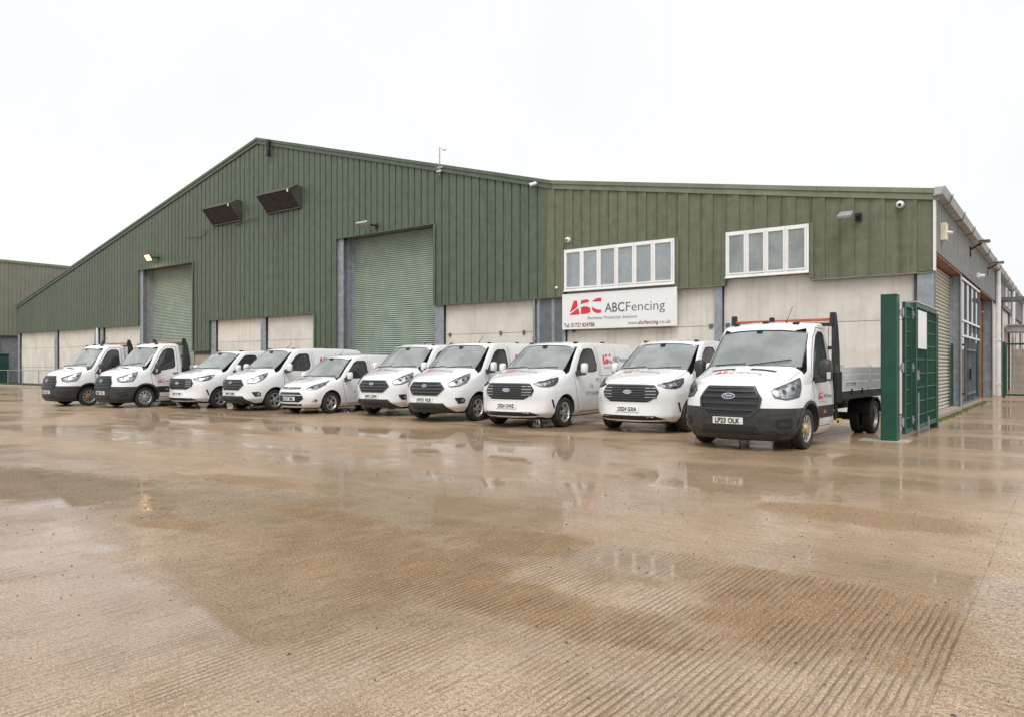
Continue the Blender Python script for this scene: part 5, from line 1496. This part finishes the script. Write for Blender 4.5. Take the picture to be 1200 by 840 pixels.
flood('floodlight', (-2.1, 0, 5.55), 'grey topped floodlight on the olive cladding near the corner', False, 'gutter', .36, -25, .26)

def bullet_cam(loc, label, d=(-.5, -.8)):
    c = empty('security_camera', loc, 0, label, 'camera')
    q = Vector((d[0], d[1], -.35)).normalized()
    a = Vector((0, -.16, .02))
    MB().tube(a - q * .02, a + q * .26, .065, 12).build('housing', 'white_plastic', c, smooth=40)
    MB().tube(a + q * .262, a + q * .268, .05, 12).build('lens', 'black', c)
    MB().tube((0, -.03, .05), a, .02, 8).tube((0, -.05, .05), (0, -.03, .05), .06, 12).build('mount', 'white_plastic', c, smooth=40)
bullet_cam((-12.75, 0, 8.05), 'white bullet camera below the roof kink')
def dome_cam(loc, label, sx=0):
    c = empty('security_camera', loc, 0, label, 'camera')
    if not sx:
        MB().lathe([(0.001, -.03), (.10, -.03), (.10, -.10), (.085, -.14), (.05, -.17), (.001, -.175)], 18, 'y').build('housing', 'white_plastic', c, smooth=50)
        MB().lathe([(.001, -.18), (.04, -.178), (.045, -.168), (.001, -.165)], 14, 'y', (.0, 0, -.02)).build('lens', 'black', c, smooth=50)
    else:
        MB().box(.01, .10, -.10, .10, -.09, .09).tube((.1, 0, -.02), (.27, 0, -.04), .07, 12).build('housing', 'white_plastic', c, smooth=40)
        MB().tube((.272, 0, -.04), (.28, 0, -.04), .05, 12).build('lens', 'black', c)
dome_cam((-.80, 0, 5.76), 'white dome camera on olive cladding beside the corner')
dome_cam((-11.40, 0, 5.88), 'white dome camera above the six-light window')
o = MB().lathe([(.001, -.03), (.05, -.03), (.05, -.07), (.001, -.11)], 14, 'y').build('sensor', 'white_plastic', smooth=50)
o.location = (-11.9, 0, 4.22)
tag(o, 'tiny white sensor low on the cladding left of the sign', 'sensor')
dome_cam((0.0, 11.0, 4.86), 'white camera on the grey side cladding above the glazed entrance', 1)

an = empty('roof_antenna', (-17.5, 0, 9.35), 0, 'thin grey weather mast clamped to the roof edge', 'antenna')
MB().tube((0, -.13, -.25), (0, -.13, .88), .020, 8).build('mast', 'steel', an, smooth=40)
MB().box(-.14, .14, -.12, -.03, .05, .11).box(-.12, .12, -.18, -.03, -.12, -.04).build('clamp', 'alu', an)
MB().tube((0, -.13, .82), (.22, -.13, .82), .012, 6).lathe([(.001, .72), (.085, .72), (.085, .80), (.06, .85), (.001, .86)], 14, 'z', (.25, -.13, 0)).build('sensor_head', 'white_plastic', an, smooth=45)
MB().tube((0, -.13, .1), (-.18, -.13, .1), .012, 6).tube((0, -.13, .55), (-.12, -.13, .55), .01, 6).build('side_arm', 'alu', an)
st = MB()
pts = [(-29.0, -.13, 12.62), (-29.0, -.16, 12.4), (-28.97, -.15, 12.05), (-29.03, -.14, 11.8)]
st.path(pts, .10, 8)
tag(st.build('cable_strap', 'black', smooth=50), 'black strap hanging over the roof edge by the ridge', 'strap')
cb = MB(); 
cb.path([(-36.6, -.05, 8.55), (-35.2, -.06, 8.45), (-34.6, -.06, 8.72)], .015, 6)
cb.path([(-31.9, -.06, 8.7), (-30.5, -.06, 8.9), (-29.9, -.06, 8.75)], .015, 6)
tag(cb.build('cable', 'black'), 'thin black cable running between the two ventilation hoods', 'cable')

# things on the long side
al = empty('alarm_box', (0.0, 1.15, 5.1), 0, 'cream alarm box high on the side wall by the corner', 'alarm box')
MB().box(.0, .16, -.16, .16, -.24, .24).build('case', 'cream_plastic', al, bevel=.02)
MB().tube((.16, 0, -.02), (.30, 0, -.04), .06, 12, .03).build('sounder', 'cream_plastic', al, smooth=40)
for k, (yy, lab) in enumerate(((8.6, 'nearer black flood lamp on an arm off the side eave'), (15.4, 'farther black flood lamp on an arm off the side eave'))):
    f = empty('arm_lamp', (0, yy, 5.55), 0, lab, 'lamp', 'arm lamps along the side eave')
    MB().box(-.0, .05, -.08, .08, -.25, .1).tube((.03, 0, .0), (.42, -.12, .22), .03, 8).build('arm', 'black', f)
    m = MB().box(.28, .62, -.30, .02, .20, .27)
    m.build('lamp_head', 'dark_metal', f, bevel=.01)
    MB().box(.30, .60, -.28, .0, .18, .199).build('lens', 'lamp_in', f)

# ------------------------------------------------------------------ folded green gate
gt = empty('folding_gate', (0.1, -6.6, 0), 0, 'tall dark green folding gate standing open beside the dropside truck', 'gate')
MB().box(-.135, .145, -.15, .15, .0, 2.77).box(-.14, .15, -.155, .155, 2.771, 2.79).build('gate_post', 'green_steel', gt, bevel=.008)
MB().box(-.5, .35, -.30, .25, -.02, .014).build('post_foundation', 'kerb', gt)
def leaf(x, y0, y1, z0, z1, nbar, mids, th=.06):
    lf = MB().box(x - th / 2, x + th / 2, y0, y0 + .09, z0, z1).box(x - th / 2, x + th / 2, y1 - .09, y1, z0, z1).box(x - th / 2 + .001, x + th / 2 - .001, y0 + .09, y1 - .09, z0, z0 + .09).box(x - th / 2 + .001, x + th / 2 - .001, y0 + .09, y1 - .09, z1 - .09, z1).build('gate_leaf', 'green_steel', gt, bevel=.005)
    for k in range(1, nbar):
        z = z0 + (z1 - z0) * k / nbar
        MB().tube((x, y0 + .09, z), (x, y1 - .09, z), .014, 8).build('cross_bar', 'green_steel', lf)
    n = int((y1 - y0) / .06)
    m = MB()
    for k in range(1, n):
        yy = y0 + (y1 - y0) * k / n
        m.box(x - .004, x + .004, yy - .004, yy + .004, z0 + .09, z1 - .09)
    tag(m.build('mesh_wires', 'green_steel', lf), kind='stuff')
    for yy in mids:
        MB().box(x - .03, x + .03, yy - .03, yy + .03, z0 + .09, z1 - .09).build('stile', 'green_steel', lf)
    return lf
leaf(.20, .25, 1.05, .12, 2.66, 9, [])
l2 = leaf(.26, 1.10, 3.95, .14, 2.70, 9, [2.5])
leaf(.10, 1.15, 3.9, .14, 2.60, 9, [2.5])
for z in (.35, 1.4, 2.45):
    MB().box(.146, .21, .10, .30, z - .05, z + .05).tube((.19, .2, z - .09), (.19, .2, z + .09), .025, 8).build('hinge', 'steel', gt)
    MB().tube((.23, 1.075, z - .08), (.23, 1.075, z + .08), .02, 8).box(.20, .26, 1.02, 1.13, z - .03, z + .03).build('hinge', 'steel', gt)
MB().box(.296, .302, 1.25, 2.35, 1.78, 2.56).build('notice', 'white_plastic', l2)
MB().box(.292, .33, 1.14, 1.20, 1.15, 1.35).tube((.32, 1.17, 1.2), (.32, 1.30, 1.2), .012, 6).build('lock', 'steel', l2)
MB().tube((.32, 1.16, .02), (.32, 1.16, .9), .014, 8).tube((.32, 2.5, .02), (.32, 2.5, .35), .014, 8).build('drop_bolt', 'steel', l2)
MB().box(.14, .30, 4.0, 4.16, 0, 2.62).build('gate_stop_post', 'green_steel', gt)
MB().box(.02, .3, 1.12, 3.95, 2.705, 2.735).build('cap_rail', 'gutter', gt)

# far green fence across the side passage
ff = empty('mesh_fence', (0, 18.0, 0), 0, 'far green mesh fence across the passage beside the warehouse', 'fence')
for x in (.45, 2.3, 4.2, 6.1):
    MB().box(x - .06, x + .06, -.06, .06, 0, 2.5).build('post', 'green_steel', ff)
for i, x in enumerate((.45, 2.3, 4.2)):
    m = MB().box(x + .07, x + 1.78, -.03, .03, 2.35, 2.43).box(x + .07, x + 1.78, -.03, .03, .08, .16).box(x + .061, x + .11, -.03, .03, .17, 2.34)
    p = m.build('fence_frame', 'green_steel', ff)
    w = MB()
    for k in range(1, 22): w.box(x + .07 + k * .077, x + .076 + k * .077, -.004, .004, .16, 2.35)
    for k in range(1, 8): w.box(x + .07, x + 1.78, -.012, -.005, .16 + k * .27, .168 + k * .27)
    tag(w.build('mesh_wires', 'green_steel', p), kind='stuff')
tag(MB().box(.4, 5.5, 26.0, 26.2, -.02, 2.3).build('boundary_wall', 'plinth'), 'pale block wall beyond the far green fence', 'wall')
